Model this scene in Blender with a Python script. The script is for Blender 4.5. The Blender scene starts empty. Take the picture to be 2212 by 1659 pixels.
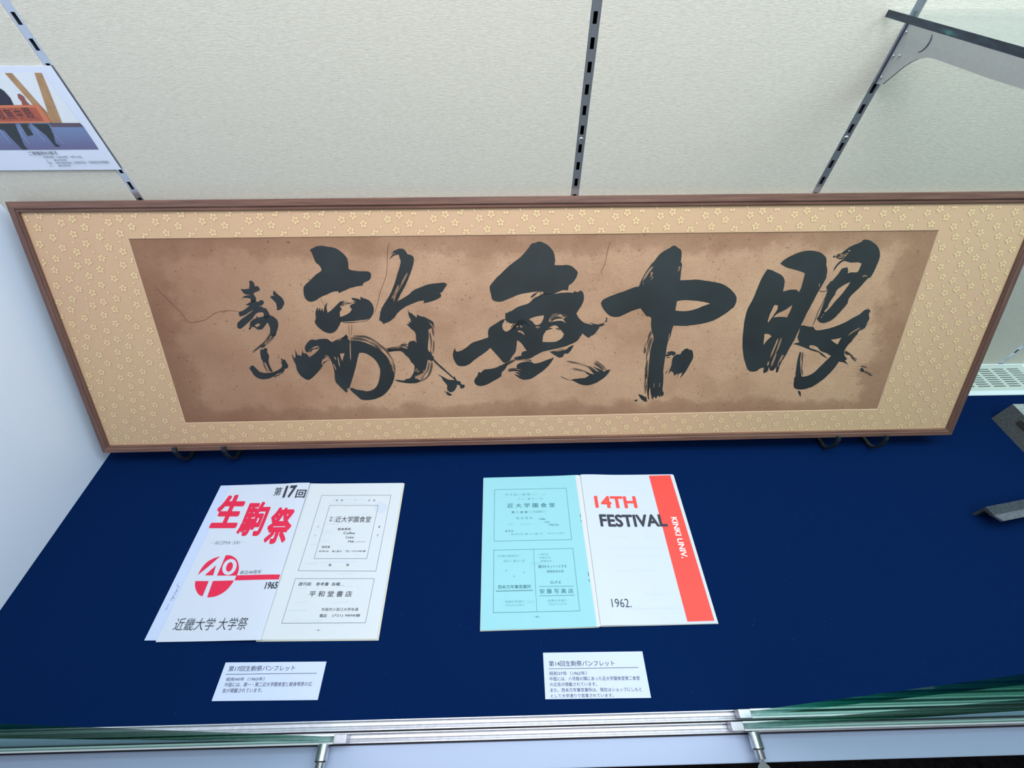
import bpy, bmesh, math, random
from mathutils import Vector, Matrix
from mathutils.geometry import tessellate_polygon
from mathutils.bvhtree import BVHTree

random.seed(7)
SC = bpy.context.scene
COL = SC.collection
# ------------------------------------------------------------------ camera
W, H = 2212, 1659
FPX = 900.85                                   # focal length in pixels of the 2212 px frame
AXR = Vector((0.9997702, -0.0213512, 0.0019362))
AXU = Vector((0.0149039, 0.7571031, 0.6531253))
AXF = Vector((0.0154109, 0.6529464, -0.7572474))
S = 0.737                                      # camera height above the blue board in metres
CAM = Vector((0, 0, S))
cam = bpy.data.cameras.new('camera')
cam.sensor_width = 36.0
cam.lens = 36.0 * FPX / W
cam.clip_start = 0.005
camo = bpy.data.objects.new('camera', cam)
COL.objects.link(camo)
camo.matrix_world = Matrix(((AXR.x, AXU.x, -AXF.x, CAM.x), (AXR.y, AXU.y, -AXF.y, CAM.y),
                            (AXR.z, AXU.z, -AXF.z, CAM.z), (0, 0, 0, 1)))
SC.camera = camo
# ------------------------------------------------------------------ world, lights, exposure
SC.view_settings.view_transform = 'Standard'
SC.view_settings.look = 'None'
SC.view_settings.gamma = 1.0
SC.view_settings.use_curve_mapping = False
SC.view_settings.exposure = -0.14
wd = bpy.data.worlds.new('room_light')
SC.world = wd
wd.use_nodes = True
wd.node_tree.nodes['Background'].inputs[0].default_value = (0.80, 0.90, 1.0, 1)
wd.node_tree.nodes['Background'].inputs[1].default_value = 0.10


def area(name, loc, size, energy, color, rot=(0, 0, 0)):
    l = bpy.data.lights.new(name, 'AREA')
    l.shape = 'RECTANGLE'
    l.size, l.size_y = size
    l.energy = energy
    l.color = color
    o = bpy.data.objects.new(name, l)
    o.location = loc
    o.rotation_euler = rot
    COL.objects.link(o)
    return o


# the fluorescent strips under the roof of the show case
area('case_lamp_left_front', (-0.02, 0.20, 1.33), (1.25, 0.22), 8.0, (0.92, 0.95, 1.0))
area('case_lamp_left_back', (-0.02, 0.47, 1.33), (1.25, 0.16), 6.0, (0.92, 0.95, 1.0))
area('case_lamp_right_front', (1.15, 0.20, 1.33), (1.0, 0.22), 4.8, (0.78, 0.98, 1.0))
area('case_lamp_right_back', (1.15, 0.47, 1.33), (1.0, 0.16), 6.2, (0.78, 0.98, 1.0))
# ceiling lamp of the room in front of the case
area('room_lamp', (0.5, -0.8, 1.8), (1.8, 0.8), 26, (0.88, 0.94, 1.0))


# ------------------------------------------------------------------ pixel -> direction helpers
def ray(u, v):
    return (AXR * ((u - W / 2) / FPX) - AXU * ((v - H / 2) / FPX) + AXF).normalized()


def hit(u, v, p0, n):
    d = ray(u, v)
    return CAM + d * ((Vector(p0) - CAM).dot(n) / d.dot(n))


ZUP = Vector((0, 0, 1))


def hz(u, v, z=0.0):
    return hit(u, v, (0, 0, z), ZUP)


CROP = dict(A=(500, 590, 6.914), B=(640, 520, 6.506), C=(620, 700, 9.217), D=(800, 660, 7.9), E=(1040, 510, 9.217),
            F=(970, 660, 6.144), G=(1290, 520, 7.135), H=(1360, 680, 8.294), I=(1590, 530, 5.719), J=(1700, 510, 8.732),
            K=(1700, 660, 8.295),
            P17=(300, 1020, 3.687), R17=(640, 1060, 9.217), Q17=(620, 1230, 9.217), P14=(1000, 1000, 3.687),
            L14=(1040, 1030, 9.217), M14=(1040, 1180, 8.508), C17=(440, 1400, 7.373), C14=(1150, 1390, 7.9),
            PH=(0, 120, 6.144), PT=(40, 290, 9.217), SH=(1880, 0, 6.663), FL=(50, 440, 8.296))


def px(c, p):
    o = CROP[c]
    return (o[0] + p[0] / o[2], o[1] + p[1] / o[2])


# ------------------------------------------------------------------ materials
def lin(c):
    return tuple(((x / 255) / 12.92 if x <= 10 else ((x / 255 + 0.055) / 1.055) ** 2.4) for x in c) + (1.0,)


MATS = {}


class N:
    """tiny node helper"""
    def __init__(self, name, rough=0.5, spec=0.5, metal=0.0):
        m = bpy.data.materials.new(name)
        m.use_nodes = True
        self.m = m
        self.t = m.node_tree
        self.b = self.t.nodes['Principled BSDF']
        self.b.inputs['Roughness'].default_value = rough
        self.b.inputs['Specular IOR Level'].default_value = spec
        self.b.inputs['Metallic'].default_value = metal
        MATS[name] = m

    def n(self, typ, **kw):
        x = self.t.nodes.new(typ)
        for k, v in kw.items():
            setattr(x, k, v)
        return x

    def l(self, a, b):
        self.t.links.new(a, b)

    def coord(self, scale=(1, 1, 1), kind='Object'):
        tc = self.n('ShaderNodeTexCoord')
        mp = self.n('ShaderNodeMapping')
        mp.inputs['Scale'].default_value = scale
        self.l(tc.outputs[kind], mp.inputs['Vector'])
        return mp.outputs['Vector']

    def noise(self, vec, scale, detail=4, rough=0.55):
        x = self.n('ShaderNodeTexNoise')
        x.inputs['Scale'].default_value = scale
        x.inputs['Detail'].default_value = detail
        x.inputs['Roughness'].default_value = rough
        self.l(vec, x.inputs['Vector'])
        return x.outputs['Fac']

    def ramp(self, fac, stops):
        x = self.n('ShaderNodeValToRGB')
        e = x.color_ramp.elements
        while len(e) < len(stops):
            e.new(0.5)
        for i, (p, c) in enumerate(stops):
            e[i].position = p
            e[i].color = c if len(c) == 4 else lin(c)
        self.l(fac, x.inputs['Fac'])
        return x.outputs['Color']

    def mix(self, fac, a, b, mode='MIX'):
        x = self.n('ShaderNodeMix', data_type='RGBA', blend_type=mode)
        for s, v in ((x.inputs[0], fac), (x.inputs[6], a), (x.inputs[7], b)):
            if hasattr(v, 'links'):
                self.l(v, s)
            else:
                s.default_value = v
        return x.outputs[2]

    def math(self, op, a, b=None, c=None):
        x = self.n('ShaderNodeMath', operation=op)
        for i, v in enumerate((a, b, c)):
            if v is None:
                continue
            if hasattr(v, 'links'):
                self.l(v, x.inputs[i])
            else:
                x.inputs[i].default_value = v
        return x.outputs[0]

    def color(self, c):
        if hasattr(c, 'links'):
            self.l(c, self.b.inputs['Base Color'])
        else:
            self.b.inputs['Base Color'].default_value = lin(c) if max(c) > 1 else c
        return self

    def bump(self, h, strength=0.3, dist=0.001):
        x = self.n('ShaderNodeBump')
        x.inputs['Strength'].default_value = strength
        x.inputs['Distance'].default_value = dist
        self.l(h, x.inputs['Height'])
        self.l(x.outputs['Normal'], self.b.inputs['Normal'])
        return self


def plain(name, c, rough=0.5, spec=0.5, metal=0.0, var=0.0, scale=60):
    m = N(name, rough, spec, metal)
    if var:
        f = m.noise(m.coord(), scale, 3)
        a = tuple(max(0, x * (1 - var)) for x in c)
        b = tuple(min(255, x * (1 + var)) for x in c)
        m.color(m.ramp(f, [(0.3, a), (0.7, b)]))
    else:
        m.color(c)
    return m.m


# wallpaper: cream, woven horizontally
m = N('wallpaper', 0.75, 0.25)
v1 = m.coord((38, 38, 300))
v2 = m.coord((110, 110, 480))
f1 = m.noise(v1, 3.0, 5, 0.7)
f2 = m.noise(v2, 4.0, 3, 0.6)
f = m.math('ADD', m.math('MULTIPLY', f1, 0.6), m.math('MULTIPLY', f2, 0.4))
m.color(m.ramp(f, [(0.30, (198, 193, 180)), (0.5, (217, 211, 198)), (0.70, (233, 229, 218))]))
m.bump(f, 0.42, 0.0012)
# blue board
m = N('blue_board', 0.85, 0.03)
v = m.coord()
f1 = m.noise(v, 900, 2)
f2 = m.noise(v, 3.0, 2)
vo = m.n('ShaderNodeTexVoronoi')
vo.inputs['Scale'].default_value = 55
m.l(v, vo.inputs['Vector'])
speck = m.math('MULTIPLY', m.math('LESS_THAN', vo.outputs['Distance'], 0.035), 0.12)
c = m.mix(m.math('MULTIPLY', f2, 0.25), lin((3, 28, 70)), lin((4, 31, 76)))
c = m.mix(speck, c, lin((120, 150, 200)))
m.color(c)
m.bump(f1, 0.25, 0.0004)
plain('white_laminate', (222, 235, 255), 0.4, 0.35)
plain('ledge_white', (164, 178, 206), 0.35, 0.4)
plain('dark_void', (12, 11, 13), 0.9, 0.05)
plain('case_roof', (220, 224, 226), 0.7)
m = N('carpet_dark', 0.95, 0.1)
m.color(m.ramp(m.noise(m.coord(), 60, 4), [(0.3, (14, 12, 14)), (0.7, (36, 32, 34))]))
# walnut frame
m = N('walnut', 0.42, 0.45)
v = m.coord((4, 90, 90))
f = m.noise(v, 2.2, 6, 0.65)
m.color(m.ramp(f, [(0.25, (84, 58, 50)), (0.55, (118, 84, 72)), (0.8, (142, 104, 86))]))
m.bump(f, 0.12, 0.0005)
m = N('walnut_upright', 0.42, 0.45)
v = m.coord((90, 4, 90))
f = m.noise(v, 2.2, 6, 0.65)
m.color(m.ramp(f, [(0.25, (78, 54, 50)), (0.55, (106, 76, 68)), (0.8, (126, 92, 78))]))
m.bump(f, 0.12, 0.0005)
# brocade
m = N('brocade', 0.6, 0.35)
v = m.coord()
f1 = m.noise(m.coord((1, 1, 1)), 700, 2)
f2 = m.noise(v, 2.5, 3)
c = m.ramp(f2, [(0.3, (208, 166, 138)), (0.7, (206, 174, 134))])
sw = m.n('ShaderNodeSeparateXYZ')
m.l(v, sw.inputs[0])
wv = m.math('MULTIPLY', m.math('SINE', m.math('MULTIPLY', sw.outputs['X'], 1496)), m.math('SINE', m.math('MULTIPLY', sw.outputs['Y'], 1795)))
c = m.mix(m.math('MULTIPLY', m.math('MAXIMUM', wv, 0.0), 0.35), c, lin((224, 188, 158)))
c = m.mix(m.math('MULTIPLY', f1, 0.35), c, lin((176, 138, 108)))
m.color(c)
m.bump(f1, 0.35, 0.0004)
plain('blossom_thread', (222, 190, 148), 0.5, 0.4)
plain('blossom_edge', (176, 138, 104), 0.6, 0.3)
plain('mat_bevel', (208, 182, 152), 0.6, 0.3)
# aged paper
m = N('aged_paper', 0.7, 0.25)
v = m.coord()
sep = m.n('ShaderNodeSeparateXYZ')
m.l(v, sep.inputs[0])
big = m.noise(v, 6.0, 5, 0.6)
mid = m.noise(v, 38.0, 5, 0.65)
fine = m.noise(m.coord((1, 1, 1)), 420.0, 3, 0.7)
base = m.ramp(big, [(0.30, (160, 122, 97)), (0.50, (190, 152, 124)), (0.72, (202, 166, 134))])
base = m.mix(m.math('MULTIPLY', mid, 0.45), base, lin((168, 128, 98)))
base = m.mix(m.math('MULTIPLY', m.math('GREATER_THAN', fine, 0.57), 0.30), base, lin((140, 100, 76)))
lf = m.n('ShaderNodeMapRange')
lf.inputs['From Min'].default_value = -0.25
lf.inputs['From Max'].default_value = -0.6
m.l(sep.outputs['X'], lf.inputs['Value'])
base = m.mix(m.math('MULTIPLY', lf.outputs[0], m.math('ADD', m.math('MULTIPLY', m.noise(v, 9.0, 4), 0.8), 0.2)), base, lin((138, 98, 78)))
streak = m.noise(m.coord((3, 40, 1)), 9.0, 5, 0.7)
base = m.mix(m.math('MULTIPLY', m.math('GREATER_THAN', streak, 0.60), 0.16), base, lin((128, 88, 66)))
# stained margins of the sheet
ex = m.math('SUBTRACT', 0.6755, m.math('ABSOLUTE', m.math('ADD', sep.outputs['X'], 0.0)))
ey = m.math('MINIMUM', m.math('MULTIPLY', m.math('SUBTRACT', sep.outputs['Y'], 0.059), 1.3), m.math('SUBTRACT', 0.392, sep.outputs['Y']))
wob = m.math('MULTIPLY', m.math('SUBTRACT', m.noise(v, 17.0, 6, 0.7), 0.5), 0.10)
e1 = m.math('ADD', m.math('MINIMUM', m.math('MULTIPLY', ex, 0.62), ey), wob)
edge = m.ramp(e1, [(0.0, (1, 1, 1, 1)), (0.026, (0.7, 0.7, 0.7, 1)), (0.040, (0, 0, 0, 1))])
base = m.mix(m.math('MULTIPLY', edge, 0.55), base, lin((118, 78, 58)))
# foxing specks
wn = m.n('ShaderNodeTexNoise')
wn.inputs['Scale'].default_value = 260
m.l(v, wn.inputs['Vector'])
wv_ = m.n('ShaderNodeVectorMath', operation='MULTIPLY_ADD')
m.l(wn.outputs['Color'], wv_.inputs[0])
wv_.inputs[1].default_value = (0.004, 0.004, 0)
m.l(v, wv_.inputs[2])
for sc, th, am, col, st in ((85, 0.13, 0.62, (86, 54, 40), 0.52), (190, 0.17, 0.42, (100, 66, 48), 0.50), (34, 0.05, 0.7, (66, 40, 28), 0.52), (300, 0.20, 0.30, (108, 74, 56), 0.48)):
    vo = m.n('ShaderNodeTexVoronoi')
    vo.inputs['Scale'].default_value = sc
    m.l(wv_.outputs[0], vo.inputs['Vector'])
    sel = m.math('GREATER_THAN', m.noise(v, sc * 0.13, 2), st)
    dot = m.n('ShaderNodeMapRange')
    dot.inputs['From Min'].default_value = th * 1.25
    dot.inputs['From Max'].default_value = th * 0.5
    m.l(vo.outputs['Distance'], dot.inputs['Value'])
    k = m.math('MULTIPLY', m.math('MULTIPLY', dot.outputs[0], sel), am)
    base = m.mix(k, base, lin(col))
m.color(base)
m.bump(mid, 0.1, 0.001)
m = N('sumi_ink', 0.55, 0.5)
m.color(m.ramp(m.noise(m.coord(), 14, 3), [(0.3, (30, 34, 36)), (0.7, (40, 47, 50))]))
m = N('sumi_dry', 0.6, 0.4)
m.color((52, 44, 42))
plain('crack_brown', (104, 62, 44), 0.8)
plain('bare_paper', (165, 126, 98), 0.75)
# paper goods
plain('paper_white', (196, 203, 218), 0.7, 0.25)
plain('paper_cool', (186, 199, 228), 0.7, 0.25)
plain('paper_ivory', (200, 206, 212), 0.75, 0.2)
plain('paper_edge', (216, 214, 200), 0.8, 0.2)
plain('paper_blue', (142, 196, 206), 0.7, 0.25)
plain('paper_spine', (205, 206, 208), 0.7, 0.2)
plain('card_white', (192, 203, 232), 0.6, 0.3)
plain('print_black', (52, 54, 66), 0.6, 0.3)
plain('print_grey', (96, 98, 116), 0.6, 0.3)
plain('print_teal', (58, 112, 124), 0.6, 0.3)
plain('print_pale_teal', (96, 156, 168), 0.6, 0.3)
plain('print_crimson', (214, 34, 72), 0.6, 0.3)
plain('print_red', (240, 70, 62), 0.55, 0.35)
plain('print_white', (238, 240, 246), 0.6, 0.3)
plain('print_pencil', (120, 124, 150), 0.7, 0.2)
plain('ghost_print', (191, 200, 212), 0.7, 0.2)
plain('ghost_teal', (137, 191, 201), 0.7, 0.2)
plain('photo_paper', (226, 232, 250), 0.5, 0.3)
plain('photo_wall', (232, 236, 242), 0.45)
plain('photo_wood', (178, 138, 98), 0.45, var=0.06, scale=120)
m = N('photo_floor', 0.45)
sp = m.n('ShaderNodeSeparateXYZ')
m.l(m.coord(), sp.inputs[0])
mr = m.n('ShaderNodeMapRange')
mr.inputs['From Min'].default_value = -0.047
mr.inputs['From Max'].default_value = -0.006
m.l(sp.outputs['Z'], mr.inputs['Value'])
m.color(m.ramp(mr.outputs[0], [(0.0, (116, 98, 122)), (0.45, (108, 110, 150)), (1.0, (118, 136, 178))]))
plain('photo_skirting', (96, 82, 96), 0.45)
plain('photo_orange', (214, 124, 88), 0.45)
plain('photo_panel', (178, 88, 66), 0.45, var=0.08, scale=150)
plain('photo_dark', (40, 42, 60), 0.45)
plain('photo_legs', (44, 52, 58), 0.45)
plain('photo_chrome', (168, 182, 214), 0.45)
plain('photo_skin', (150, 84, 76), 0.45)
# metals, glass
plain('aluminium', (186, 187, 196), 0.36, 0.5, 0.5, 0.05, 140)
plain('aluminium_bright', (222, 225, 230), 0.3, 0.5, 0.25)
plain('rail_steel', (200, 205, 216), 0.32, 0.5, 0.85)
plain('rubber_dark', (26, 20, 30), 0.7)
plain('chrome', (214, 216, 218), 0.2, 0.5, 1.0)
plain('screw_steel', (225, 225, 225), 0.2, 0.5, 1.0)
plain('bracket_grey', (168, 172, 172), 0.45, 0.5, 0.1, 0.02, 200)
plain('bracket_dark', (58, 64, 84), 0.4)
plain('vent_grey', (196, 206, 198), 0.5)
plain('vent_white', (226, 238, 240), 0.4)
plain('hook_black', (46, 50, 58), 0.25, 0.6, 0.4)
plain('block_grey', (76, 78, 80), 0.75, 0.2, 0, 0.14, 260)
plain('block_pale', (150, 156, 156), 0.7, 0.2, 0, 0.1, 200)
plain('block_mark', (34, 28, 26), 0.8)
plain('stand_dark', (52, 58, 66), 0.7, 0.3, 0, 0.2, 260)
plain('stand_lip_lit', (92, 96, 106), 0.6, 0.3, 0, 0.15, 260)  # paler copy of the dark stand colour, light on the front face painted in


def glassy(name, tint, ior=1.5, edge=None, dens=0.0):
    mt = bpy.data.materials.new(name)
    mt.use_nodes = True
    t = mt.node_tree
    t.nodes.clear()
    out = t.nodes.new('ShaderNodeOutputMaterial')
    mx = t.nodes.new('ShaderNodeMixShader')
    fr = t.nodes.new('ShaderNodeFresnel')
    # the pane is not refracting, so both faces take the air-to-glass Fresnel value
    ge = t.nodes.new('ShaderNodeNewGeometry')
    mr_ = t.nodes.new('ShaderNodeMapRange')
    mr_.inputs['To Min'].default_value = ior
    mr_.inputs['To Max'].default_value = 1.0 / ior
    t.links.new(ge.outputs['Backfacing'], mr_.inputs['Value'])
    t.links.new(mr_.outputs[0], fr.inputs['IOR'])
    tr = t.nodes.new('ShaderNodeBsdfTransparent')
    tr.inputs[0].default_value = tint
    gl = t.nodes.new('ShaderNodeBsdfGlossy')
    gl.inputs['Roughness'].default_value = 0.02
    gl.inputs['Color'].default_value = edge or (0.75, 0.95, 0.88, 1)
    t.links.new(fr.outputs[0], mx.inputs[0])
    t.links.new(tr.outputs[0], mx.inputs[1])
    t.links.new(gl.outputs[0], mx.inputs[2])
    t.links.new(mx.outputs[0], out.inputs[0])
    # green iron tint that deepens along the path through the pane
    va = t.nodes.new('ShaderNodeVolumeAbsorption')
    va.inputs['Color'].default_value = (0.05, 0.62, 0.50, 1)
    va.inputs['Density'].default_value = dens
    if dens:
        t.links.new(va.outputs[0], out.inputs['Volume'])
    MATS[name] = mt


glassy('clear_glass', (0.99, 1.0, 0.995, 1), 1.45, (0.55, 0.8, 0.72, 1), 14.0)
glassy('shelf_glass', (0.97, 0.985, 0.985, 1), 1.42, (0.9, 0.95, 0.97, 1))
m = N('glass_edge', 0.12, 0.6)
m.color(m.ramp(m.noise(m.coord((6, 6, 40)), 5, 2), [(0.35, (14, 26, 46)), (0.6, (24, 48, 66)), (0.75, (50, 110, 112))]))


# ------------------------------------------------------------------ object helpers
def link(name, me, mat=None, parent=None):
    o = bpy.data.objects.new(name, me)
    COL.objects.link(o)
    if mat:
        for q in (mat if isinstance(mat, (list, tuple)) else [mat]):
            me.materials.append(MATS[q])
    if parent:
        o.parent = parent
    return o


def obj(name, bm, mat, parent=None, smooth=False):
    me = bpy.data.meshes.new(name)
    bmesh.ops.recalc_face_normals(bm, faces=bm.faces)
    bm.to_mesh(me)
    bm.free()
    if smooth:
        for p in me.polygons:
            p.use_smooth = True
    return link(name, me, mat, parent)


def pydata(name, vs, fs, mat, parent=None):
    me = bpy.data.meshes.new(name)
    me.from_pydata([tuple(v) for v in vs], [], fs)
    me.update()
    return link(name, me, mat, parent)


def thing(name, label, cat, loc=(0, 0, 0), group=None):
    o = bpy.data.objects.new(name, None)
    o.empty_display_size = 0.02
    COL.objects.link(o)
    o.location = loc
    return tag(o, label, cat, group)


def tag(o, label, cat, group=None):
    o['label'] = label
    o['category'] = cat
    if group:
        o['group'] = group
    return o


def struct(o, label=None, cat=None):
    o['kind'] = 'structure'
    if label:
        o['label'] = label
    if cat:
        o['category'] = cat
    return o


def box(bm, lo, hi):
    x0, y0, z0 = lo
    x1, y1, z1 = hi
    v = [bm.verts.new(p) for p in ((x0, y0, z0), (x1, y0, z0), (x1, y1, z0), (x0, y1, z0),
                                   (x0, y0, z1), (x1, y0, z1), (x1, y1, z1), (x0, y1, z1))]
    for f in ((0, 3, 2, 1), (4, 5, 6, 7), (0, 1, 5, 4), (1, 2, 6, 5), (2, 3, 7, 6), (3, 0, 4, 7)):
        bm.faces.new([v[i] for i in f])
    return v


def boxobj(name, lo, hi, mat, parent=None, bevel=0.0):
    bm = bmesh.new()
    box(bm, lo, hi)
    if bevel:
        bmesh.ops.bevel(bm, geom=bm.edges[:], offset=bevel, segments=2, affect='EDGES', profile=0.5)
    return obj(name, bm, mat, parent)


def prism(bm, pts, dirv):
    """closed polygon (3-D points, planar) swept along dirv"""
    a = [bm.verts.new(p) for p in pts]
    b = [bm.verts.new(Vector(p) + Vector(dirv)) for p in pts]
    tri = tessellate_polygon([[Vector(p) for p in pts]])
    for t in tri:
        try:
            bm.faces.new([a[i] for i in t])
            bm.faces.new([b[i] for i in reversed(t)])
        except ValueError:
            pass
    n = len(pts)
    for i in range(n):
        j = (i + 1) % n
        bm.faces.new((a[i], b[i], b[j], a[j]))


def tube(bm, pts, r, seg=10, cap=True):
    pts = [Vector(p) for p in pts]
    rings = []
    up = Vector((0.3, 0.2, 1)).normalized()
    for i, p in enumerate(pts):
        d = (pts[min(i + 1, len(pts) - 1)] - pts[max(i - 1, 0)]).normalized()
        a = d.cross(up).normalized()
        b = d.cross(a)
        rr = r[i] if isinstance(r, (list, tuple)) else r
        rings.append([bm.verts.new(p + (a * math.cos(q) + b * math.sin(q)) * rr)
                      for q in [2 * math.pi * k / seg for k in range(seg)]])
    for x, y in zip(rings, rings[1:]):
        for k in range(seg):
            bm.faces.new((x[k], x[(k + 1) % seg], y[(k + 1) % seg], y[k]))
    if cap:
        bm.faces.new(rings[0])
        bm.faces.new(rings[-1])


# ================================================================== THE SHOW CASE (setting)
XL, YW = -0.807, 0.674
XR = 2.0
YF, YB = 0.0291, 0.5790                       # blue board front and back edge
ZC = 1.36
struct(boxobj('floor', (XL, YF, -0.018), (XR, YB, 0.0), 'blue_board'), 'deep blue board covering the bottom of the show case', 'board')
struct(boxobj('wall_left', (XL - 0.02, 0.0, -0.05), (XL, YW + 0.03, ZC), 'white_laminate'))
struct(boxobj('wall_right', (XR, 0.0, -0.05), (XR + 0.02, YW + 0.03, ZC), 'white_laminate'))
struct(boxobj('ceiling', (XL - 0.02, 0.0, ZC), (XR + 0.02, YW + 0.03, ZC + 0.02), 'case_roof'))
wb = struct(boxobj('wall_back', (XL, YW + 0.018, -0.05), (XR, YW + 0.03, ZC), 'dark_void'))
RAILX = [-0.5831, 0.1172, 0.5143, 1.2052]
HWR = 0.0062
edges = [XL] + [e for r in RAILX for e in (r - HWR, r + HWR)] + [XR]
for a, b in zip(edges[0::2], edges[1::2]):
    boxobj('wall_panel', (a, YW, -0.02), (b, YW + 0.017, ZC), 'wallpaper', wb, 0.0008)
struct(boxobj('floor_room', (-2.5, -2.5, -0.86), (3.5, 0.02, -0.84), 'carpet_dark'))
# plinth of the case below the ledge
struct(boxobj('wall_front', (XL - 0.02, 0.012, -0.84), (XR + 0.02, 0.022, -0.022), 'dark_void'))
# aluminium double track, extruded profiles (y, z)
ZL = -0.006


def extrude_x(name, prof, x0, x1, mat, parent=None):
    bm = bmesh.new()
    prism(bm, [(x0, y, z) for y, z in prof], (x1 - x0, 0, 0))
    return obj(name, bm, mat, parent)


def track(name, y0, label):
    # y0 = inner edge, runs towards the viewer
    p = [(y0, -0.014), (y0, 0.0022), (y0 - 0.0012, 0.0022), (y0 - 0.0012, -0.003), (y0 - 0.0024, -0.003), (y0 - 0.0024, 0.0004),
         (y0 - 0.0030, 0.0012), (y0 - 0.0062, 0.0014), (y0 - 0.0070, 0.0006), (y0 - 0.0092, 0.0004), (y0 - 0.0094, -0.0006),
         (y0 - 0.0100, -0.0006), (y0 - 0.0100, 0.0012), (y0 - 0.0112, 0.0012), (y0 - 0.0112, -0.014)]
    o = extrude_x(name, p, XL, XR, 'aluminium')
    return struct(o, label, 'rail')


track('trim_1', 0.0290, 'inner aluminium door track along the front edge of the blue board')
track('trim_2', 0.0158, 'outer aluminium door track above the white ledge')
struct(boxobj('trim_3', (XL, 0.0160, -0.016), (XR, 0.0176, -0.0015), 'rubber_dark'))
struct(boxobj('trim_4', (XL - 0.02, 0.0030, -0.03), (XR + 0.02, 0.0046, -0.0035), 'rubber_dark'))
struct(boxobj('trim_5', (XL - 0.02, -0.0261, -0.028), (XR + 0.02, 0.0030, ZL), 'ledge_white', None, 0.0012),
       'white painted ledge running below the sliding door tracks', 'ledge')
# back strip: white trims either side of the vent
struct(boxobj('trim_6', (XL, YB, -0.018), (XR, 0.5925, 0.0022), 'vent_white', None, 0.0006))
struct(boxobj('trim_7', (XL, 0.6705, -0.018), (XR, YW, 0.0030), 'vent_white', None, 0.0006))
struct(boxobj('vent_shade_sheet', (XL, 0.5925, -0.070), (XR, 0.6705, -0.060), 'dark_void'))  # dark sheet below the slots, its colour stands in for the shade there
struct(boxobj('trim_9', (XL, 0.5925, -0.010), (0.56, 0.6705, 0.0012), 'vent_white'))
struct(boxobj('trim_10', (1.2560, 0.5925, -0.010), (XR, 0.6705, 0.0012), 'vent_white'))

# vent grille, real slots
vent = thing('vent_grille', 'pale grey metal vent grille with rows of slots behind the blue board', 'vent', (0.9, 0.63, 0))
bm = bmesh.new()
vx0, vx1, vy0, vy1, vz = 0.5605, 1.2555, 0.5930, 0.6700, 0.0016
PIT, SL = 0.0368, 0.0288
rows = [0.6056 + i * 0.00661 for i in range(9)]
sh = 0.0029
ys = [vy0] + [q for r in rows for q in (r - sh / 2, r + sh / 2)] + [vy1]
xc = []
x = 1.2371
while x - SL > vx0 + 0.01:
    xc.append((x - SL, x))
    x -= PIT
xc.reverse()
for i in range(0, len(ys) - 1, 2):
    box(bm, (vx0, ys[i], -0.0006), (vx1, ys[i + 1], vz))
for i in range(1, len(ys) - 1, 2):
    xs = [vx0] + [q for c in xc for q in c] + [vx1]
    for j in range(0, len(xs) - 1, 2):
        box(bm, (xs[j], ys[i], -0.0006), (xs[j + 1], ys[i + 1], vz))
for v in bm.verts:
    v.co -= Vector((0.9, 0.63, 0))
obj('slotted_plate', bm, 'vent_grey', vent)


# ================================================================== slotted uprights
def upright(x, label):
    t = thing('shelf_upright', label, 'upright', (x, YW, 0), 'slotted steel uprights in the back wall')
    bm = bmesh.new()
    p0, zc0 = 0.0249, 0.6429
    zs = sorted(zc0 + i * p0 for i in range(-24, 28))
    hw, sw, shh, y0, y1 = 0.0058, 0.0026, 0.0060, 0.0010, 0.0024
    z0 = 0.004
    for zc in zs:
        if zc - shh < z0 or zc + shh > ZC - 0.01:
            continue
        box(bm, (-hw, y0, z0), (hw, y1, zc - shh))
        box(bm, (-hw, y0, zc - shh), (-sw, y1, zc + shh))
        box(bm, (sw, y0, zc - shh), (hw, y1, zc + shh))
        z0 = zc + shh
    box(bm, (-hw, y0, z0), (hw, y1, ZC))
    obj('slotted_face', bm, 'rail_steel', t)
    for s in (-1, 1):
        boxobj('side_flange', (s * hw - 0.0006, y1, 0.004), (s * hw + 0.0006, 0.016, ZC), 'rail_steel', t)
    for zc in (zc0 - 5.5 * p0, zc0 + 6.5 * p0):
        bm = bmesh.new()
        bmesh.ops.create_uvsphere(bm, u_segments=12, v_segments=8, radius=0.0032, matrix=Matrix.Translation((0, y0, zc)) @ Matrix.Diagonal((1, 0.5, 1, 1)))
        obj('screw', bm, 'screw_steel', t, True)
    return t


upright(RAILX[0], 'slotted steel upright partly covered by the mounted photograph')
upright(RAILX[1], 'slotted steel upright in bare wallpaper, middle of the back wall')
upright(RAILX[2], 'slotted steel upright carrying the glass shelf bracket')
upright(RAILX[3], 'slotted steel upright ending at the vent grille, right of the frame')

# ================================================================== glass shelf and bracket
ZS1, ZS0 = 0.6505, 0.6436
XS = 0.4770
sh_ = thing('glass_shelf', 'clear glass shelf with dark polished edge, upper right', 'shelf', (XS, YW, ZS0))
bm = bmesh.new()
box(bm, (0.0012, -0.34, 0), (0.78, -0.0015, ZS1 - ZS0))
obj('glass_plate', bm, 'shelf_glass', sh_)
bm = bmesh.new()
box(bm, (0, -0.34, 0), (0.0012, -0.0015, ZS1 - ZS0))
obj('polished_edge', bm, 'glass_edge', sh_)
br = thing('shelf_bracket', 'grey flat metal bracket holding up the glass shelf', 'bracket', (RAILX[2], YW, 0.55))
PX = Vector((1, 0, 0))
prof = [(570, 375), (130, 1228), (180, 1215), (330, 1090), (480, 965), (600, 890), (700, 842), (800, 826), (900, 838), (1000, 870),
        (1300, 978), (1700, 1122), (2212, 1285), (2560, 1395)]
pp = [hit(*px('SH', q), (RAILX[2], 0, 0), PX) for q in prof]
pp[0] = Vector((RAILX[2], YW + 0.001, ZS0 - 0.0002))
pp[1].y = YW + 0.001
pp.append(Vector((RAILX[2], pp[-1].y, ZS0 - 0.0002)))
bm = bmesh.new()
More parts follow.
